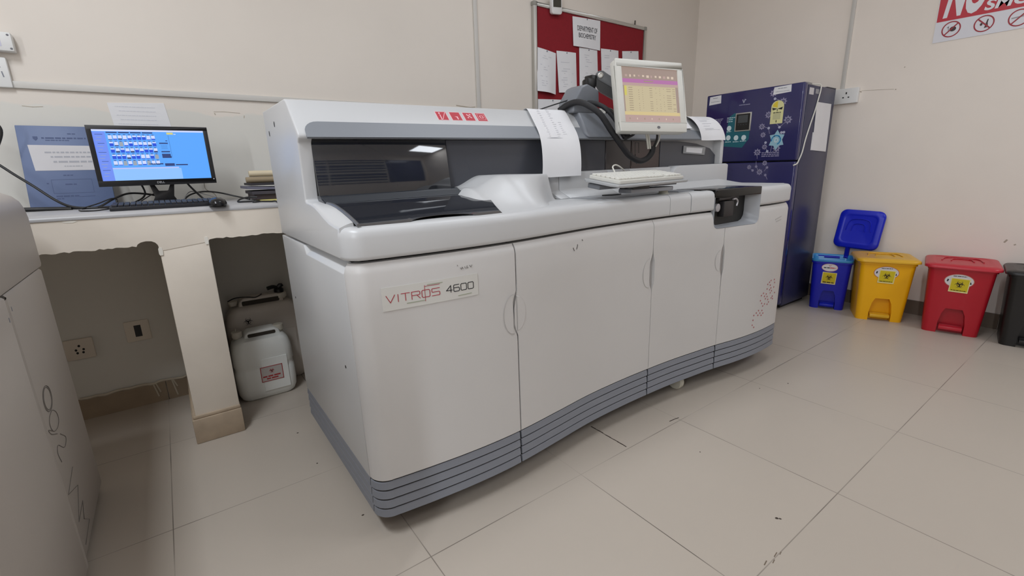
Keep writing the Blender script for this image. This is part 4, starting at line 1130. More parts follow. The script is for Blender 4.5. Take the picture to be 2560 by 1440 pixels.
# ------------------------------------------------------------------ pedal bins
BIN_W = {}
def bin_(label, loc, rot, wb, wt, dep, hh, c, lidc, sticker, lid_open=False, name='pedal_bin', cat='pedal bin', stick=True, tilt=0):
    t = thing(name, label, cat, (loc[0], loc[1], 0), rot)
    m = mat('plastic_%d_%d_%d' % c, c, .36, spec=.4); ml = mat('lid_%d_%d_%d' % lidc, lidc, .33, spec=.4)
    # local: front face at y = 0 looking to -y, body runs to y = dep
    bm = B(); nz = 8
    wk = (wb * .47, hh * .40)     # pedal recess
    rings = []
    def ring(z):
        f = z / hh; w = wb + (wt - wb) * f; y0 = -(wt - wb) * .5 * f; y1 = dep + (wt - wb) * .5 * f
        return rrect(-w / 2, w / 2, y0, y1, .030, 4)
    # outer shell with an arched recess cut into the front: rows of the shell, front columns dropped below the arch
    zs = [0, .02, hh * .30, hh * .36, hh * .40, hh * .6, hh * .8, hh]
    def shell(off, zlist):
        return [[Vector((p[0] * (1 - off / (wb * .5)), p[1] + off * (1 if p[1] < dep / 2 else -1), z)) for p in ring(z)] for z in zlist]
    rec = wb * .24
    NP = 9
    prof_front = lambda z: -(wt - wb) * .5 * z / hh
    def seg_front(z, xa, xb): return None
    # sides and back as a swept strip starting and ending at the recess edges for z < zr, full ring above
    zr = hh * .385
    def loop(z, cut):
        w = wb + (wt - wb) * z / hh; P = ring(z)
        # reorder so that it starts at the front, right of the recess
        fr = prof_front(z)
        k0 = 15
        P = P[20 - 4 - 1:] + P[:20 - 4 - 1] if False else P
        return P
    Lw = []
    zl = [0, hh * .15, hh * .30, zr]
    for z in zl:
        w = wb + (wt - wb) * z / hh; fr = prof_front(z); P = ring(z)          # starts upper right (back right) and runs ccw: back right, back left, front left, front right
        frr = P[15:]
        xr_ = rec * (1 if z < hh * .30 else .86 if z < zr else .62)
        Lw.append([Vector((xr_, fr, z))] + [Vector((p[0], p[1], z)) for p in frr] + [Vector((p[0], p[1], z)) for p in P[:15]] + [Vector((-xr_, fr, z))])
    V = [[bm.verts.new(p) for p in row] for row in Lw]
    for a, b in zip(V, V[1:]):
        for j in range(len(a) - 1): bm.faces.new((a[j], a[j + 1], b[j + 1], b[j]))
    Hi = []
    for z in (zr, hh * .6, hh * .8, hh):
        P = ring(z); fr = prof_front(z); xr_ = rec * .62
        Hi.append([Vector((xr_, fr, z))] + [Vector((p[0], p[1], z)) for p in P[15:]] + [Vector((p[0], p[1], z)) for p in P[:15]] + [Vector((-xr_, fr, z))])
    VH = [V[-1]] + [[bm.verts.new(p) for p in row] for row in Hi[1:]]
    for a, b in zip(VH, VH[1:]):
        nn = len(a)
        for j in range(nn): bm.faces.new((a[j], a[(j + 1) % nn], b[(j + 1) % nn], b[j]))
    # recess pocket
    q = .05
    pk = []
    for row in V:
        a, b = row[0], row[-1]
        pk.append([bm.verts.new((a.co.x * .95, q, a.co.z)), bm.verts.new((b.co.x * .95, q, b.co.z))])
    for i in range(len(pk) - 1):
        bm.faces.new((V[i][0], V[i + 1][0], pk[i + 1][0], pk[i][0])); bm.faces.new((V[i][-1], pk[i][1], pk[i + 1][1], V[i + 1][-1])); bm.faces.new((pk[i][0], pk[i + 1][0], pk[i + 1][1], pk[i][1]))
    bm.faces.new((V[-1][0], V[-1][-1], pk[-1][1], pk[-1][0]))
    # inner floor/cap so the bin is not open to light from below
    bm.faces.new([bm.verts.new((p.x * .98, p.y * .98 + .003, hh * .9)) for p in Hi[-1]]) if not lid_open else None
    # rim
    w = wt; P = rrect(-w / 2 - .006, w / 2 + .006, prof_front(hh) - .006, dep + (wt - wb) * .5 + .006, .034, 4)
    n = len(P); r0 = [bm.verts.new((p[0], p[1], hh - .018)) for p in P]; r1 = [bm.verts.new((p[0], p[1], hh)) for p in P]
    r2_ = [bm.verts.new((p[0] * .95, dep / 2 + (p[1] - dep / 2) * .95, hh)) for p in P]; r3 = [bm.verts.new((p[0] * .95, dep / 2 + (p[1] - dep / 2) * .95, hh - .018)) for p in P]
    for A_, B_ in ((r0, r1), (r1, r2_), (r2_, r3), (r3, r0)):
        for j in range(n): bm.faces.new((A_[j], A_[(j + 1) % n], B_[(j + 1) % n], B_[j]))
    obj('bucket', bm, m, t, local=True, angle=35)
    # pedal
    bm = B(); box(bm, -rec * .88, rec * .88, -.012, .04, hh * .075, hh * .125); bmesh.ops.translate(bm, vec=(0, 0, 0), verts=bm.verts)
    for v in bm.verts:
        if v.co.y < 0: v.co.z -= .006
    obj('pedal', bm, ml, t, local=True, bevel=.004)
    # lid
    lw, ld = wt + .045, dep + (wt - wb) + .04
    def lidmesh(M):
        bm = B()
        P = rrect(-lw / 2, lw / 2, -ld / 2, ld / 2, .045, 5); n = len(P)
        levels = [(1.0, -.011), (1.0, -.003), (.985, .003), (.95, .008), (.80, .013), (.74, .0135), (.70, .0105), (.68, .010), (.0001, .010)]
        rg = [[bm.verts.new(M @ Vector((p[0] * s, p[1] * s, z))) for p in P] for s, z in levels]
        for a, b in zip(rg, rg[1:]):
            for j in range(n): bm.faces.new((a[j], a[(j + 1) % n], b[(j + 1) % n], b[j]))
        un = [bm.verts.new(M @ Vector((p[0] * .97, p[1] * .97, -.011))) for p in P]; un2 = [bm.verts.new(M @ Vector((p[0] * .95, p[1] * .95, .0))) for p in P]
        for a, b in ((rg[0], un), (un, un2)):
            for j in range(n): bm.faces.new((a[(j + 1) % n], a[j], b[j], b[(j + 1) % n]))
        bm.faces.new(un2)
        # raised ribs
        for s in (.30, .55):
            tube(bm, [M @ Vector((-lw * s * .5, -ld * .05 + ld * s * .0, .012)), M @ Vector((-lw * s * .35, ld * s * .42, .0135)), M @ Vector((lw * s * .35, ld * s * .42, .0135)), M @ Vector((lw * s * .5, -ld * .05, .012))], .0035, 6, 6)
            if lid_open:
                tube(bm, [M @ Vector((-lw * s * .5, -ld * .05, -.001)), M @ Vector((-lw * s * .38, ld * s * .45, -.001)), M @ Vector((lw * s * .38, ld * s * .45, -.001)), M @ Vector((lw * s * .5, -ld * .05, -.001))], .0035, 6, 6)
        return bm
    if not lid_open:
        M = Matrix.Translation((0, dep / 2, hh + .009)) @ Matrix.Rotation(math.radians(tilt), 4, 'X')
        obj('lid', lidmesh(M), ml, t, local=True, angle=30)
    else:
        M = Matrix.Rotation(-rot, 4, 'Z') @ Matrix.Translation((4.105 - loc[0], 1.262 - loc[1], .575)) @ Matrix.Rotation(math.radians(-90), 4, 'Z') @ Matrix.Rotation(math.radians(78), 4, 'X') @ Matrix.Rotation(math.radians(-2), 4, 'Z')
        obj('lid', lidmesh(M), ml, t, local=True, angle=30)
        q_ = M @ Vector((0, -ld / 2 + .01, -.006)); bm = B()
        q_ = M @ Vector((-.04, -ld / 2 + .012, -.006)); tube(bm, [(.085, dep + (wt - wb) * .5 - .005, hh - .012), (.088, dep + (wt - wb) * .5 + .006, hh + .008), q_], .016, 10, 5)
        tube(bm, [(-.05, dep + (wt - wb) * .5 - .002, hh - .010), (.05, dep + (wt - wb) * .5 - .002, hh - .010)], .009, 8, 1); obj('hinge', bm, m, t, local=True)
    # stickers
    if stick:
        zc_ = sticker; sl_ = -math.atan((wt - wb) * .5 / hh)
        Mf = frame((0, prof_front(zc_) - .0006, zc_), (1, 0, 0), (0, -(wt - wb) * .5 / hh, 1))
        oc = (-.005, .022, .068, .044) if not lid_open else (-.012, .055, .050, .030)
        bm = B(); prism(bm, ellipse(oc[0], oc[1], oc[2], oc[3], 36), Mf, 0, .001, 1); prism(bm, ellipse(oc[0], oc[1], oc[2] * .95, oc[3] * .93, 36), Mf, .001, .0014, 0)
        Mo = Mf @ Matrix.Translation((0, 0, .0014))
        if lid_open: dashes(bm, Mo, oc[0] - .036, oc[0] + .0, oc[1] - .002, .0065, mi=2); dashes(bm, Mo, oc[0] + .002, oc[0] + .038, oc[1] - .002, .0065, mi=3); ribbon(bm, Mo, [(oc[0] - .006, oc[1] + .016), (oc[0], oc[1] + .011), (oc[0] + .008, oc[1] + .017)], .003, mi=3)
        else:
            dashes(bm, Mo, oc[0] - .03, oc[0] + .03, oc[1] + .030, .004, mi=2); ribbon(bm, Mo, [(oc[0] - .052, oc[1] - .004), (oc[0] - .050, oc[1] + .006)], .007, mi=2); ribbon(bm, Mo, [(oc[0] + .050, oc[1] - .004), (oc[0] + .053, oc[1] - .012)], .007, mi=2)
        obj('oval_label', bm, [mat('oval_white', (214, 210, 212), .4), mat('oval_rim', (190, 110, 90), .5), INKD, mat('oval_red', (190, 60, 70), .5)], t, local=True, weld=False)
        s = .088; c0 = (0.0, -.005) if not lid_open else (-.008, -.025)
        bm = B(); Ms = Mf @ Matrix.Translation((c0[0], c0[1], .0018)) @ Matrix.Rotation(math.radians(-2), 4, 'Z')
        prism(bm, R4(-s / 2, s / 2, -s / 2, s / 2), Ms, 0, .0008, 1); prism(bm, R4(-s * .45, s * .45, -s * .42, s * .46), Ms, .0008, .0012, 0)
        o = obj('hazard_label', bm, [mat('hazard_yellow', (206, 186, 20), .45), mat('hazard_edge', (226, 214, 160), .5)], t, local=True)
        bm = B(); biohazard(bm, Ms @ Matrix.Translation((0, 0, .0012)), 0, .006, .032)
        dashes(bm, Ms @ Matrix.Translation((0, 0, .0012)), -s * .38, s * .38, -s * .36, .007 if lid_open else .004)
        obj('biohazard_symbol', bm, mat('hazard_black', (40, 24, 14), .5), o, local=True, weld=False)
    return t
BL, YE, RD = (20, 28, 172), (240, 176, 10), (176, 24, 40)
bin_('yellow pedal bin with closed lid between the blue and red bins', (3.812, .975), math.radians(-64), .258, .300, .265, .412, YE, (218, 168, 40), .318)
bin_('red pedal bin with closed lid between the yellow and black bins', (3.833, .615), math.radians(-77), .262, .305, .265, .425, RD, (186, 40, 54), .322, tilt=1.5)
bin_('black pedal bin with closed lid beside the red pedal bin', (3.845, .262), math.radians(-80), .262, .300, .265, .425, (26, 24, 23), (34, 33, 33), .32, stick=False)
tb = bin_('blue pedal bin with its lid thrown open beside the navy refrigerator', (3.850, 1.312), math.radians(-69), .212, .242, .215, .365, BL, (18, 34, 190), .262, lid_open=True)
# bin liner
bm = B(); P = rrect(-.127, .127, -.026, .240, .036, 5); n = len(P); rl = random.Random(5); rg = []
for s, z, j_ in ((.99, .359, .001), (1.0, .363, .001), (1.010, .371, .001), (1.0, .377, .001), (.95, .374, .002), (.91, .355, .003), (.84, .32, .006), (.72, .27, .012), (.40, .25, .016), (.12, .245, .01)):
    rg.append([bm.verts.new((p[0] * s + rl.uniform(-j_, j_), .107 + (p[1] - .107) * s + rl.uniform(-j_, j_), z + rl.uniform(-j_, j_))) for p in P])
for a, b in zip(rg, rg[1:]):
    for j in range(n): bm.faces.new((a[j], a[(j + 1) % n], b[(j + 1) % n], b[j]))
bm.faces.new(rg[-1])
bmesh.ops.transform(bm, matrix=Matrix.Translation((3.850, 1.312, 0)) @ Matrix.Rotation(math.radians(-69), 4, 'Z'), verts=bm.verts)
tag(obj('bin_liner', bm, mat('liner_blue', (56, 138, 196), .3, spec=.6), angle=80), 'crumpled light blue bin liner folded over the rim of the blue bin', 'bin liner')

# ------------------------------------------------------------------ notice board
YB = YW - .022
t = thing('notice_board', 'red felt notice board with silver frame on the back wall', 'notice board', (2.81, YW, 1.25))
bm = B(); box(bm, 2.245, 3.385, YB, YW - .002, 1.27, 2.145); felt = obj('felt', bm, mat('felt_red', (134, 20, 32), .9, var=.05, vscale=60), t)
bm = B()
box(bm, 2.222, 2.247, YB - .010, YW, 1.25, 2.168); box(bm, 3.383, 3.408, YB - .010, YW, 1.25, 2.168)
box(bm, 2.247, 3.383, YB - .010, YW, 2.143, 2.168); box(bm, 2.247, 3.383, YB - .010, YW, 1.25, 1.275)
obj('frame', bm, SILVER, t, bevel=.003)
bm = B()
for x_ in (2.222, 3.388): box(bm, x_ - .004, x_ + .024, YB - .014, YW, 2.144, 2.172)
obj('corner_cap', bm, mat('corner_grey', (150, 148, 140), .45), t, bevel=.006)
bm = B(); tube(bm, [(3.272, YB, 2.165), (3.272, YB - .002, 2.20)], .006, 8, 1); obj('hanging_nail', bm, mat('nail', (90, 84, 78), .4, metal=.6), t)
def pinned(label, quad, rows, head=None, curl=.012, dx=0):
    """sheet pinned to the board; quad TL, TR, BR, BL in (x,z)"""
    bm = B(); Gd = []; TL, TR, BR, BLq = [Vector(q) for q in quad]
    ph = random.uniform(0, 6)
    def pt(u, v, lift=0):
        p = (TL * (1 - u) + TR * u) * (1 - v) + (BLq * (1 - u) + BR * u) * v
        off = .003 + curl * v * (1 + .5 * math.sin(5 * u + ph)) + .004 * math.sin(u * PI)
        return Vector((p.x, YB - off - lift, p.y))
    for i in range(9): Gd.append([pt(i / 8, j / 10) for j in range(11)])
    grid_solid(bm, Gd, (0, .0008, 0))
    o = tag(obj('paper_notice', bm, PAPER, angle=60), label, 'paper')
    bm = B()
    for v, u0, u1, h in rows:
        faces_from(bm, [pt(u0, v, .0012), pt(u1, v, .0012), pt(u1, v + h, .0012), pt(u0, v + h, .0012)], [(0, 1, 2, 3)])
    if rows: obj('printed_text', bm, mat('ink_pale', (196, 197, 203), .8), o, weld=False)
    else: bm.free()
    if head:
        bm = B()
        for s, u0, u1, v0, v1 in head:
            V, F = text_geo(s)
            faces_from(bm, [pt(u0 + (u1 - u0) * a, v0 + (v1 - v0) * (1 - b), .0015) for a, b in V], F)
        obj('lettering', bm, INKD, o, weld=False)
    bm = B(); p = pt(.5, .03, .001); lathe(bm, p, [(.005, 0), (.004, -.004)], 'y', 10); obj('pin', bm, INK, o)
    return o
def prows(seed, a=.15, b=.9, k=14):
    r = random.Random(seed); out = []
    for i in range(k):
        v = a + (b - a) * i / k
        if r.random() < .62: u0 = r.uniform(.15, .35); out.append((v, u0, u0 + r.uniform(.1, .5), .012))
    return out
pinned('white heading sheet at the top of the red notice board', [(2.585, 2.130), (2.872, 2.140), (2.872, 1.935), (2.590, 1.935)], [], head=[('DEPARTMENT OF', .15, .88, .28, .45), ('BIOCHEMISTRY', .19, .83, .52, .68)], curl=.006)
pinned('white paper against the frame of the red notice board, its lower corner hanging', [(2.250, 1.89), (2.425, 1.868), (2.412, 1.590), (2.240, 1.604)], prows(1), curl=.02)
pinned('white paper second from the frame on the red notice board', [(2.431, 1.886), (2.622, 1.892), (2.626, 1.617), (2.450, 1.607)], prows(2))
pinned('white paper hanging right below the heading sheet of the notice board', [(2.655, 1.934), (2.845, 1.932), (2.860, 1.640), (2.660, 1.640)], prows(3), curl=.008)
pinned('white paper half behind the hinge of the monitor arm, on the notice board', [(2.886, 1.952), (3.083, 1.958), (3.09, 1.66), (2.90, 1.66)], prows(4))
pinned('white paper at the far end of the notice board, mostly behind the pale monitor', [(3.128, 1.960), (3.325, 1.982), (3.333, 1.70), (3.135, 1.69)], prows(5))
pinned('white paper at the bottom of the notice board just above the analyser top', [(2.250, 1.552), (2.530, 1.562), (2.530, 1.30), (2.250, 1.30)], prows(6), curl=.006)
pinned('white paper low on the notice board showing beside the pale monitor', [(3.052, 1.595), (3.25, 1.600), (3.25, 1.33), (3.055, 1.33)], [], curl=.006)
t = thing('digital_thermometer', 'small white digital display hung over the top frame of the notice board', 'thermometer', (2.405, YB - .02, 2.115))
bm = B(); Mt = frame((2.405, YB - .018, 2.165), (1, 0, .10), (-.12, -.10, 1))
prism(bm, rrect(-.047, .047, -.055, .065, .016, 4), Mt, -.006, .022); obj('case', bm, SOCK, t, bevel=.005)
bm = B(); prism(bm, R4(-.036, .036, -.012, .060), Mt, .022, .0235); obj('display', bm, mat('lcd_olive', (58, 58, 50), .25), t)

# ------------------------------------------------------------------ things on the counter
ZT_ = .966
t = thing('monitor', 'black widescreen monitor with a bright blue screen on the counter', 'monitor', (0, 2.55, ZT_))
MD = frame((-.2045, 2.50, 1.049), (1, .004, .004), (0, .045, 1))
W_, H_ = .402, .236
bm = B(); 
for x0, x1, y0, y1 in ((0, W_, 0, .022), (0, W_, H_ - .015, H_), (0, .016, .022, H_ - .015), (W_ - .016, W_, .022, H_ - .015)): box(bm, x0, x1, y0, y1, -.012, 0, M=MD)
box(bm, .004, W_ - .004, .004, H_ - .004, -.034, -.006, M=MD)
obj('bezel', bm, mat('bezel_black', (30, 30, 32), .35), t, bevel=.0015)
bm = B()
SB = [mat('blu_main', (86, 164, 252), emit=1), mat('blu_side', (108, 140, 240), emit=1), mat('blu_white', (206, 216, 252), emit=1), mat('blu_cell', (24, 74, 214), emit=1), mat('blu_dark', (34, 58, 118), emit=1), mat('blu_grey', (152, 162, 176), emit=1), mat('blu_yellow', (214, 206, 120), emit=1), mat('blu_light', (140, 192, 252), emit=1), mat('blu_lilac', (184, 194, 246), emit=1)]
sx0, sx1, sy0, sy1 = .0158, W_ - .0158, .0218, H_ - .0148
def DR(a, b, c, d, mi, z=-.0050):
    prism(bm, R4(sx0 + a * (sx1 - sx0), sx0 + b * (sx1 - sx0), sy1 - d * (sy1 - sy0), sy1 - c * (sy1 - sy0)), MD, z, z + .0002, mi)
DR(0, 1, 0, 1, 0, -.0056); DR(0, 1, 0, .035, 2); DR(0, .105, .045, 1, 1); DR(.105, .72, .77, 1, 7); DR(.105, .70, .745, .77, 8, -.0048)
rr = random.Random(2)
for k in range(4): DR(.115 + k * .103, .115 + k * .103 + .093, .045, .07, 4)
for r_ in range(5):
    for c in range(10):
        x = .125 + c * .0415; y = .095 + r_ * .125; tp_ = rr.random()
        DR(x + .006, x + .026, y, y + .012, 4, -.0046)
        if tp_ < .14: DR(x, x + .032, y + .018, y + .105, 5)
        else:
            DR(x, x + .033, y + .018, y + .10, 2); fl = rr.choice((.012, .02, .025, .03, .055, .06)); DR(x, x + .033, y + .102 - fl, y + .102, 3 if fl > .05 else 4 if rr.random() < .5 else 3, -.0046)
for a, b, c, d in ((.56, .64, .25, .275), (.565, .645, .42, .445), (.565, .645, .475, .52), (.565, .65, .52, .56), (.575, .665, .67, .725), (.675, .79, .69, .715), (.43, .56, .665, .69), (.622, .64, .205, .22)): DR(a, b, c, d, 4)
DR(.645, .705, .045, .085, 6); DR(.71, .73, .07, .085, 2)
for k in range(15): DR(.02 + .01 * (k % 2), .085 - .012 * (k % 3), .09 + k * .058, .098 + k * .058, 4 if k % 3 == 0 else 5, -.0046)
for k in range(3): DR(.57, .63, .31 + .03 * k, .314 + .03 * k, 4, -.0046)
DR(.655, .657, .1, .55, 4)
obj('screen', bm, SB, t, weld=False, label='bright blue screen with a grid of sample cells')
bm = B(); text(bm, 'DELL', MD, W_ / 2 - .012, W_ / 2 + .014, .007, .0145, .0005); obj('lettering', bm, mat('logo_grey', (190, 190, 192), .4), t, weld=False)
bm = B(); lathe(bm, (W_ - .008, .018, 0), [(.0022, 0), (.002, .0006)], 'z', 10, M=MD); obj('power_led', bm, mat('led', (200, 205, 215), emit=.8), t)
bm = B()
prism(bm, [(-.050, 1.075), (-.034, 1.0), (-.045, ZT_ + .012), (.045, ZT_ + .012), (.034, 1.0), (.046, 1.075), (.028, 1.052), (.016, 1.024), (-.016, 1.024), (-.028, 1.052)], XZ, 2.545, 2.572); obj('stand', bm, mat('stand_black', (24, 24, 26), .35), t, bevel=.002)
bm = B(); prism(bm, rrect(-.075, .075, 2.47, 2.63, .02, 4), UP((0, 0, ZT_)), 0, .012); obj('stand_base', bm, BLACK, t, bevel=.003)
# keyboard
t = thing('keyboard', 'black keyboard in front of the blue screen monitor on the counter', 'keyboard', (0, 2.28, ZT_))
Mk = frame((-.168, 2.205, ZT_), (1, .01, 0), (-.01, 1, .05))
bm = B(); prism(bm, rrect(0, .365, 0, .125, .008, 3), Mk, 0, .014); obj('case', bm, mat('kb_black', (34, 35, 40), .45), t, bevel=.002)
bm = B()
for r_ in range(6):
    for c in range(20):
        if c == 14 and r_ in (1, 3): continue
        box(bm, .008 + c * .0176, .008 + c * .0176 + .0152, .009 + r_ * .0185, .009 + r_ * .0185 + .0155, .014, .021, M=Mk)
obj('keys', bm, mat('kb_key', (46, 47, 53), .4), t, bevel=.001, seg=1)
# mouse
t = thing('computer_mouse', 'black computer mouse at the end of the black keyboard on the counter', 'mouse', (.157, 2.20, ZT_))
bm = B(); lathe(bm, (0, 0, 0), [(.020, 0), (.031, .001), (.032, .012), (.027, .024), (.017, .031), (.006, .034)], 'z', 20, M=Matrix.Translation((.163, 2.185, ZT_)) @ Matrix.Rotation(-.15, 4, 'Z') @ Matrix.Diagonal((1.0, 1.45, .95, 1)))
obj('shell', bm, mat('mouse_black', (26, 26, 29), .22), t)
bm = B(); lathe(bm, (.163, 2.213, ZT_ + .024), [(.002, -.003), (.008, -.003), (.008, .003), (.002, .003)], 'x', 12); obj('scroll_wheel', bm, RUBBER, t)
# blue-grey folder
t = thing('document_folder', 'blue grey document folder with a white label standing behind the black monitor', 'folder', (-.25, 2.70, ZT_))
MFd = frame((-.437, 2.655, ZT_), (1, .012, 0), (0, .20, 1))
bm = B(); prism(bm, [(-.004, 0), (.262, 0), (.262, .335), (.006, .335)], MFd, -.022, 0); fcov = obj('cover', bm, mat('folder_blue', (98, 114, 150), .5, var=.03, vscale=10), t, bevel=.002)
M2 = MFd
bm = B(); prism(bm, [(.036, .155), (.24, .155), (.238, .255), (.030, .258)], M2, 0, .001); lb = obj('label', bm, PAPER2, t)
bm = B(); M3 = M2 @ Matrix.Translation((0, 0, .001))
dashes(bm, M3, .075, .225, .228, .006); dashes(bm, M3, .09, .215, .210, .006); dashes(bm, M3, .095, .215, .190, .007); dashes(bm, M3, .125, .185, .172, .0035); obj('printed_text', bm, INKP, lb, weld=False)
bm = B(); NV = mat('folder_print', (72, 86, 124), .6)
prism(bm, [(.050, .292), (.064, .292), (.064, .283), (.057, .275), (.050, .283)], M2, 0, .0006); dashes(bm, M2, .075, .21, .286, .006); dashes(bm, M2, .085, .16, .277, .0035); dashes(bm, M2, .155, .18, .304, .004); dashes(bm, M2, .115, .145, .135, .004); dashes(bm, M2, .115, .15, .098, .005); dashes(bm, M2, .06, .066, .103, .004)
dashes(bm, M2, .08, .15, .05, .005); ribbon(bm, M2, [(.15, .046), (.20, .047)], .0015); dashes(bm, M2, .08, .105, .04, .005)
ribbon(bm, M2, R4(.075, .20, .062, .118), .0008, close=True)
obj('printed_text', bm, NV, fcov, weld=False)
# sheet taped on the wall above the monitor
bm = B(); Mw = FR((0, YW, 0)); prism(bm, [(-.122, 1.25), (.085, 1.25), (.067, 1.407), (-.134, 1.398)], Mw, 0, .0018)
o = tag(obj('paper_sheet', bm, PAPER), 'white paper taped to the wall above the black monitor', 'paper')
bm = B()
for k in range(5): dashes(bm, Mw @ Matrix.Translation((0, 0, .0018)), -.11 + .01 * (k % 2), .03, 1.385 - k * .018, .003)
obj('faint_writing', bm, mat('ink_faint', (208, 209, 215), .8), o, weld=False)
# pile at the end of the counter: each piece its own thing
def slab_item(name, label, cat, x0, x1, y0, y1, z0, h, c, bend=0, sk=0, m=None):
    bm = B(); Gd = []
    for i in range(9):
        u = i / 8; x = x0 + (x1 - x0) * u
        Gd.append([Vector((x + sk * j / 4, y0 + (y1 - y0) * j / 4, z0 + h + bend * (1 - u) ** 2)) for j in range(5)])
    grid_solid(bm, Gd, (0, 0, -h))
    return tag(obj(name, bm, m or mat('pile_%d_%d_%d' % c, c, .6, var=.05), bevel=0), label, cat, None)
slab_item('notebook', 'dark brown notebook at the bottom of the pile beside the analyser', 'notebook', .325, .52, 2.40, 2.60, ZT_ + .006, .022, (62, 52, 56))
slab_item('envelope', 'yellow and white envelope under the pile at the counter end', 'envelope', .345, .54, 2.36, 2.58, ZT_, .005, (206, 196, 120))
slab_item('folder', 'dark grey folder above the brown notebook in the counter pile', 'folder', .318, .54, 2.39, 2.62, ZT_ + .029, .014, (66, 62, 68))
slab_item('plastic_sleeve', 'lilac grey folder with a lifted corner in the counter pile', 'folder', .300, .54, 2.40, 2.62, ZT_ + .0455, .012, (104, 104, 118), bend=.008)
slab_item('book', 'black book wedged below the tan rolls in the counter pile', 'book', .318, .54, 2.41, 2.62, ZT_ + .068, .010, (46, 44, 48))
bm = B(); lathe(bm, (.310, 2.47, ZT_ + .092), [(.004, 0), (.0125, .0), (.0135, .02), (.0135, .21), (.0125, .23), (.004, .23)], 'x', 16)
tag(obj('paper_roll', bm, mat('roll_khaki', (150, 134, 108), .7, var=.05)), 'khaki brown paper roll, lower roll on the counter pile', 'paper roll')
bm = B(); lathe(bm, (.326, 2.475, ZT_ + .1195), [(.004, 0), (.013, 0), (.0135, .02), (.0135, .20), (.013, .21), (.004, .21)], 'x', 16)
tag(obj('paper_roll', bm, mat('roll_cream', (206, 192, 164), .7, var=.04)), 'cream paper roll lying on top of the counter pile', 'paper roll')
# cables on and above the counter
def cable(label, pts, r, m=RUBBER, cat='cable', nm='cable'):
    bm = B(); tube(bm, pts, r, 8, 8, ); return tag(obj(nm, bm, m), label, cat)
Z1 = ZT_ + .004
cable('thick black cable sagging from the wall edge past the folder to the counter', [(-.62, 2.62, 1.35), (-.50, 2.62, 1.32), (-.455, 2.62, 1.275), (-.475, 2.62, 1.21), (-.50, 2.60, 1.17), (-.46, 2.58, 1.12), (-.40, 2.56, 1.06), (-.345, 2.53, 1.005), (-.30, 2.50, .978), (-.24, 2.48, Z1), (-.15, 2.49, Z1)], .0048)
cable('black cable lying along the foot of the folder', [(-.50, 2.60, Z1 + .004), (-.42, 2.57, Z1 + .003), (-.33, 2.54, Z1 + .002), (-.25, 2.50, Z1), (-.18, 2.45, Z1), (-.15, 2.42, Z1)], .0045)
cable('flat black power lead end at the left of the folder', [(-.55, 2.56, Z1 + .006), (-.45, 2.53, Z1 + .005), (-.38, 2.52, Z1 + .003), (-.30, 2.50, Z1)], .008)
cable('thin black cable curving in front of the folder to the black keyboard', [(-.265, 2.36, Z1 - .001), (-.25, 2.30, Z1 - .001), (-.21, 2.28, Z1 - .001), (-.155, 2.30, Z1 + .003)], .0025)
cable('dark cable arching from the counter up behind the black monitor', [(-.27, 2.48, Z1), (-.22, 2.50, .972), (-.17, 2.53, 1.0), (-.12, 2.56, 1.018), (-.06, 2.58, 1.012), (-.01, 2.60, .998)], .0040)
cable('thin cable bending to a point in front of the folder', [(-.27, 2.47, Z1), (-.22, 2.50, .985), (-.175, 2.52, 1.002), (-.16, 2.53, .992), (-.17, 2.50, Z1)], .0024)
cable('black video cable dropping from the left underside of the black monitor', [(-.075, 2.535, 1.06), (-.068, 2.55, 1.04), (-.066, 2.56, 1.015), (-.08, 2.56, .995), (-.115, 2.52, .978), (-.14, 2.46, Z1)], .0036)
cable('thin looped cable left of the black monitor stand', [(-.11, 2.42, Z1), (-.085, 2.50, .985), (-.05, 2.56, 1.006), (-.02, 2.60, 1.02)], .0022)
cable('black power cable dropping from the right underside of the black monitor', [(.085, 2.535, 1.06), (.10, 2.55, 1.035), (.125, 2.55, 1.0), (.145, 2.54, .975), (.16, 2.52, Z1)], .0042)
cable('grey cable arching right of the black monitor stand', [(.055, 2.52, .972), (.09, 2.56, 1.0), (.14, 2.58, 1.012), (.20, 2.58, 1.006), (.27, 2.56, .985), (.32, 2.52, Z1)], .0036)
cable('thin grey wire loop right of the black monitor stand', [(.06, 2.46, Z1), (.075, 2.52, 1.0), (.10, 2.55, 1.016), (.14, 2.55, 1.004), (.19, 2.52, .985), (.21, 2.50, Z1)], .002, mat('wire_grey', (110, 108, 108), .5))
cable('thin pale wire hanging down the wall behind the black monitor', [(.165, YW - .012, 1.06), (.166, YW - .014, 1.02), (.19, 2.65, 1.0), (.20, 2.60, Z1)], .0018, mat('wire_taupe', (140, 134, 124), .5))
cable('black cable loop in front of the counter pile', [(.33, 2.36, Z1 + .014), (.30, 2.37, Z1 + .016), (.265, 2.36, Z1 + .010), (.25, 2.34, Z1), (.27, 2.31, Z1), (.31, 2.30, Z1)], .0034)
cable('black cable trailing over the counter edge beside the analyser', [(.30, 2.27, Z1), (.295, 2.25, Z1), (.305, 2.24, Z1), (.325, 2.26, Z1), (.345, 2.24, Z1), (.36, 2.215, Z1), (.375, 2.19, .970), (.385, 2.172, .95), (.392, 2.168, .92)], .0032)

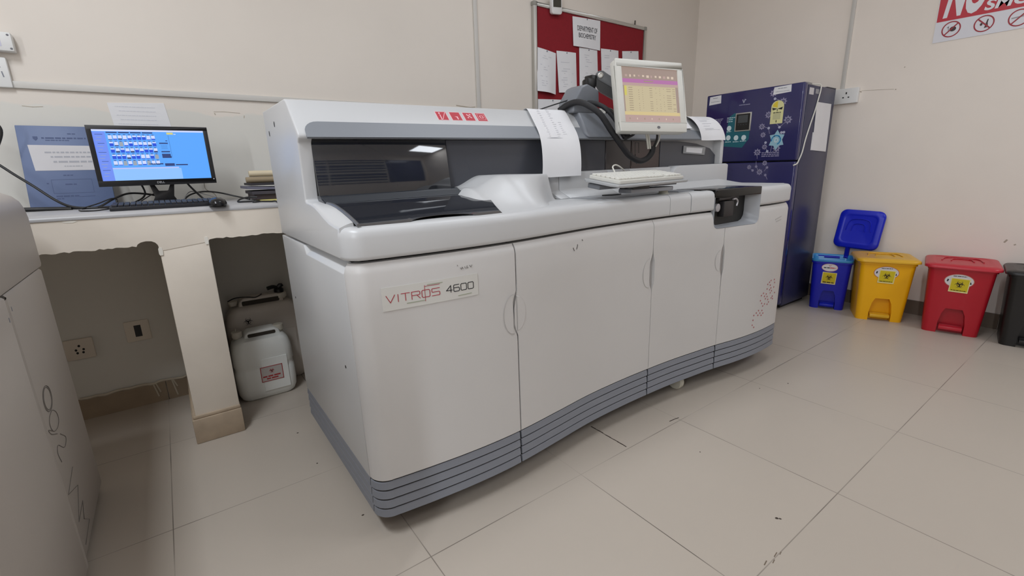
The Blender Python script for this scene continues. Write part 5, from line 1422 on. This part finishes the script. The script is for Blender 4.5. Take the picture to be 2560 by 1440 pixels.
# ------------------------------------------------------------------ jerrycans under the counter
def jerry(label, x0, x1, y0, y1, h, m, tint, caps, hole, lab):
    t = thing('jerrycan', label, 'jerrycan', ((x0 + x1) / 2, (y0 + y1) / 2, 0))
    bm = B(); rg = []; cx, cy = (x0 + x1) / 2, (y0 + y1) / 2; w, d = x1 - x0, y1 - y0
    for s, sy, z in ((.80, .80, 0), (.90, .90, .010), (.98, .97, .035), (1.0, 1.0, .07), (1.0, 1.0, h * .42), (.97, .95, h * .45), (.97, .95, h * .50), (1.0, 1.0, h * .53), (.98, 1.0, h * .74), (.90, .97, h * .84), (.78, .90, h * .89), (.66, .60, h * .91)):
        rg.append([bm.verts.new((cx + p[0] * s, cy + p[1] * sy, z)) for p in rrect(-w / 2, w / 2, -d / 2, d / 2, min(.045, d * .3), 4)])
    n = len(rg[0])
    for a, b in zip(rg, rg[1:]):
        for j in range(n): bm.faces.new((a[j], a[(j + 1) % n], b[(j + 1) % n], b[j]))
    bm.faces.new(rg[0]); bm.faces.new(rg[-1])
    # moulded panels on the front
    box(bm, cx - .02, cx + w * .36, y0 - .003, y0 + .02, h * .12, h * .60)
    obj('body', bm, m, t, angle=50)
    bm = B(); hx0, hx1 = cx - w * .22 + hole, cx + w * .30 + hole
    hp = [(hx0 - .014, h * .86), (hx0 - .006, h * .955), (hx0 + .012, h), (hx1 - .012, h), (hx1 + .008, h * .955), (hx1 + .018, h * .86)]
    prism(bm, hp, XZ, cy - d * .24, cy + d * .24); obj('grip', bm, m, t, bevel=.008, seg=3)
    bm = B(); prism(bm, rrect(hx0 + .006, hx1 - .010, h * .915, h * .965, .006, 3), FR((0, cy - d * .24, 0)), 0, .0015); obj('grip_opening', bm, mat('hole_dark', (58, 52, 44), .8), t)
    for (qx, qz, r, hh_, mm) in caps:
        bm = B(); lathe(bm, (qx, cy, qz), [(r * .8, 0), (r * .8, .008), (r, .008), (r, hh_), (r * .92, hh_ + .002)], 'z', 20); obj('cap', bm, mm, t)
    return t
CAPW = mat('cap_white', (206, 200, 186), .5)
HD = mat('jerry_white', (238, 240, 236), .35, spec=.4)
t = jerry('white jerrycan with a red hazard label standing in front under the counter', .128, .395, 2.435, 2.60, .345, HD, 0, [(.168, .312, .023, .032, CAPW), (.352, .312, .024, .034, CAPW)], .0, None)
bm = B(); ML = FR((0, 2.4315, 0)); prism(bm, R4(.232, .332, .090, .168), ML, 0, .001); lb = obj('hazard_label', bm, mat('label_white', (196, 190, 186), .5), t)
bm = B(); M2 = ML @ Matrix.Translation((0, 0, .001)); ribbon(bm, M2, R4(.234, .330, .092, .166), .003, close=True); biohazard(bm, M2, .282, .142, .018); dashes(bm, M2, .24, .324, .116, .007); dashes(bm, M2, .255, .31, .104, .007)
obj('hazard_print', bm, mat('hazard_red', (176, 52, 56), .5), lb, weld=False)
bm = B(); tube(bm, [(.166, 2.52, .343), (.167, 2.52, .360)], .003, 8, 1); obj('spout_tip', bm, CAPW, t)
GJ = mat('jerry_grey', (206, 198, 188), .4)
t = jerry('grey brown translucent jerrycan standing behind the white one under the counter', .135, .50, 2.615, 2.742, .475, GJ, 0, [(.185, .438, .022, .022, CAPW), (.405, .440, .034, .030, CAPW)], -.02, None)
bm = B(); lathe(bm, (.405, 2.678, .470), [(.02, 0), (.024, .004), (.024, .02), (.014, .03)], 'z', 16); tube(bm, [(.405, 2.678, .492), (.38, 2.672, .506), (.35, 2.668, .502)], .010, 10, 5); tube(bm, [(.40, 2.678, .49), (.415, 2.678, .508), (.42, 2.678, .50)], .012, 8, 4); obj('spigot', bm, BLACK, t)
bm = B(); biohazard(bm, FR((0, 2.612, 0)), .235, .36, .03); obj('hazard_print', bm, mat('print_faded', (120, 114, 112), .6), t, weld=False)
cable('thin tube lying over the shoulder of the rear jerrycan', [(.165, 2.66, .468), (.20, 2.65, .482), (.25, 2.645, .479), (.29, 2.65, .470), (.32, 2.655, .482)], .0028, RUBBER, 'tube', 'drain_tube')

# ------------------------------------------------------------------ second analyser at the left edge
t = thing('laboratory_analyser', 'pale grey analyser at the picture edge with handwriting on its side', 'laboratory analyser', (-.8, 1.45, 0))
FG = mat('left_machine', (176, 168, 160), .5, var=.02, vscale=3)
lowp = [(-1.25, .03), (-.358, .03), (-.353, .036), (-.353, .806), (-.358, .812), (-1.25, .812)]
bm = B(); prism(bm, lowp, XZ, 1.615, 2.04); obj('side_panel', bm, FG, t, angle=50)
bm = B(); lo2 = [(-1.25, .03), (-.350, .03), (-.345, .036), (-.345, .812), (-.350, .8165), (-1.25, .8165)]
Gd = []
prism(bm, lo2, XZ, .55, 1.56)
for (x0, y0), (x1, y1) in (((-.345, 1.56), (-.346, 1.58)), ((-.346, 1.58), (-.350, 1.602)), ((-.350, 1.602), (-.356, 1.614))):
    faces_from(bm, [(x0, y0, .034), (x1, y1, .034), (x1, y1, .808), (x0, y0, .808)], [(0, 1, 2, 3)])
obj('front_door', bm, FG, t, angle=50)
bm = B(); up = [(-1.25, .818), (-.353, .818), (-.351, .826), (-.351, .97), (-.354, .998), (-.361, 1.020), (-.374, 1.036), (-.395, 1.047), (-.43, 1.053), (-.55, 1.058), (-1.25, 1.06)]
prism(bm, up, XZ, .55, 2.052); obj('hood', bm, FG, t, angle=40)
bm = B(); box(bm, -1.24, -.365, .56, 2.03, 0, .83); obj('plinth', bm, DARK, t)
bm = B()
el = lambda a, b, ph, n_=14: [(1.700 + a * math.cos(ph + 2 * PI * q / n_), .500 + b * math.sin(ph + 2 * PI * q / n_)) for q in range(n_ + 2)]
for pts in (el(.047, .034, .6), el(.039, .030, 2.2), [(1.672, .459), (1.709, .460), (1.742, .440), (1.745, .416), (1.714, .405), (1.67, .413), (1.651, .432), (1.653, .449), (1.672, .459)], [(1.67, .413), (1.624, .438), (1.641, .418), (1.692, .395)],
            [(1.719, .382), (1.763, .349), (1.722, .337), (1.668, .371), (1.643, .359), (1.655, .325)]):
    tube(bm, [(-.3525, y_, z_) for y_, z_ in pts], .0010, 5, 5)
for pts in ([(1.742, .261), (1.625, .238), (1.741, .2), (1.645, .135), (1.741, .145), (1.703, .106)], [(1.703, .106), (1.755, .07), (1.645, .058)]):
    tube(bm, [(-.3525, y_, z_) for y_, z_ in pts], .0010, 5, 1)
obj('handwriting', bm, mat('marker', (112, 106, 100), .7), t, weld=False)
bm = B(); box(bm, -.346, -.3440, 1.548, 1.551, .757, .768); obj('vent_slot', bm, INK, t)
bm = B(); box(bm, -.3535, -.3522, 1.628, 1.631, .768, .779); obj('vent_slot', bm, INK, t)

# ------------------------------------------------------------------ light
def area(name, loc, size, power, col=(1, 1, 1), rot=(0, 0, 0)):
    l = bpy.data.lights.new(name, 'AREA'); l.shape = 'RECTANGLE'; l.size = size[0]; l.size_y = size[1]; l.energy = power; l.color = col
    o = bpy.data.objects.new(name, l); COL.objects.link(o); o.location = loc; o.rotation_euler = rot
    return o
LC = (.93, .985, 1.06)
area('ceiling_lamp', (-.75, .85, 2.93), (.3, 1.2), 39, LC)
area('ceiling_lamp', (1.8, 1.5, 2.93), (1.2, .3), 8, LC)
area('ceiling_lamp', (2.2, .5, 2.93), (1.2, .3), 7, LC)
area('ceiling_lamp', (3.5, -1.3, 2.93), (1.1, .7), 27, LC)
area('tube_lamp', (X0 + .07, -1.0, 2.2), (1.2, .12), 40, LC, (0, math.radians(-90), 0))
w = bpy.data.worlds.new('world'); SC.world = w; w.use_nodes = True
w.node_tree.nodes['Background'].inputs['Color'].default_value = (.5, .5, .5, 1); w.node_tree.nodes['Background'].inputs['Strength'].default_value = .3
SC.view_settings.view_transform = 'Standard'; SC.view_settings.look = 'None'; SC.view_settings.gamma = 1.0; SC.view_settings.exposure = 0.0
SC.view_settings.use_curve_mapping = False
SC.cycles.max_bounces = 8; SC.cycles.diffuse_bounces = 5; SC.cycles.glossy_bounces = 4
SC.cycles.sample_clamp_indirect = 6.0
SC.cycles.use_denoising = True
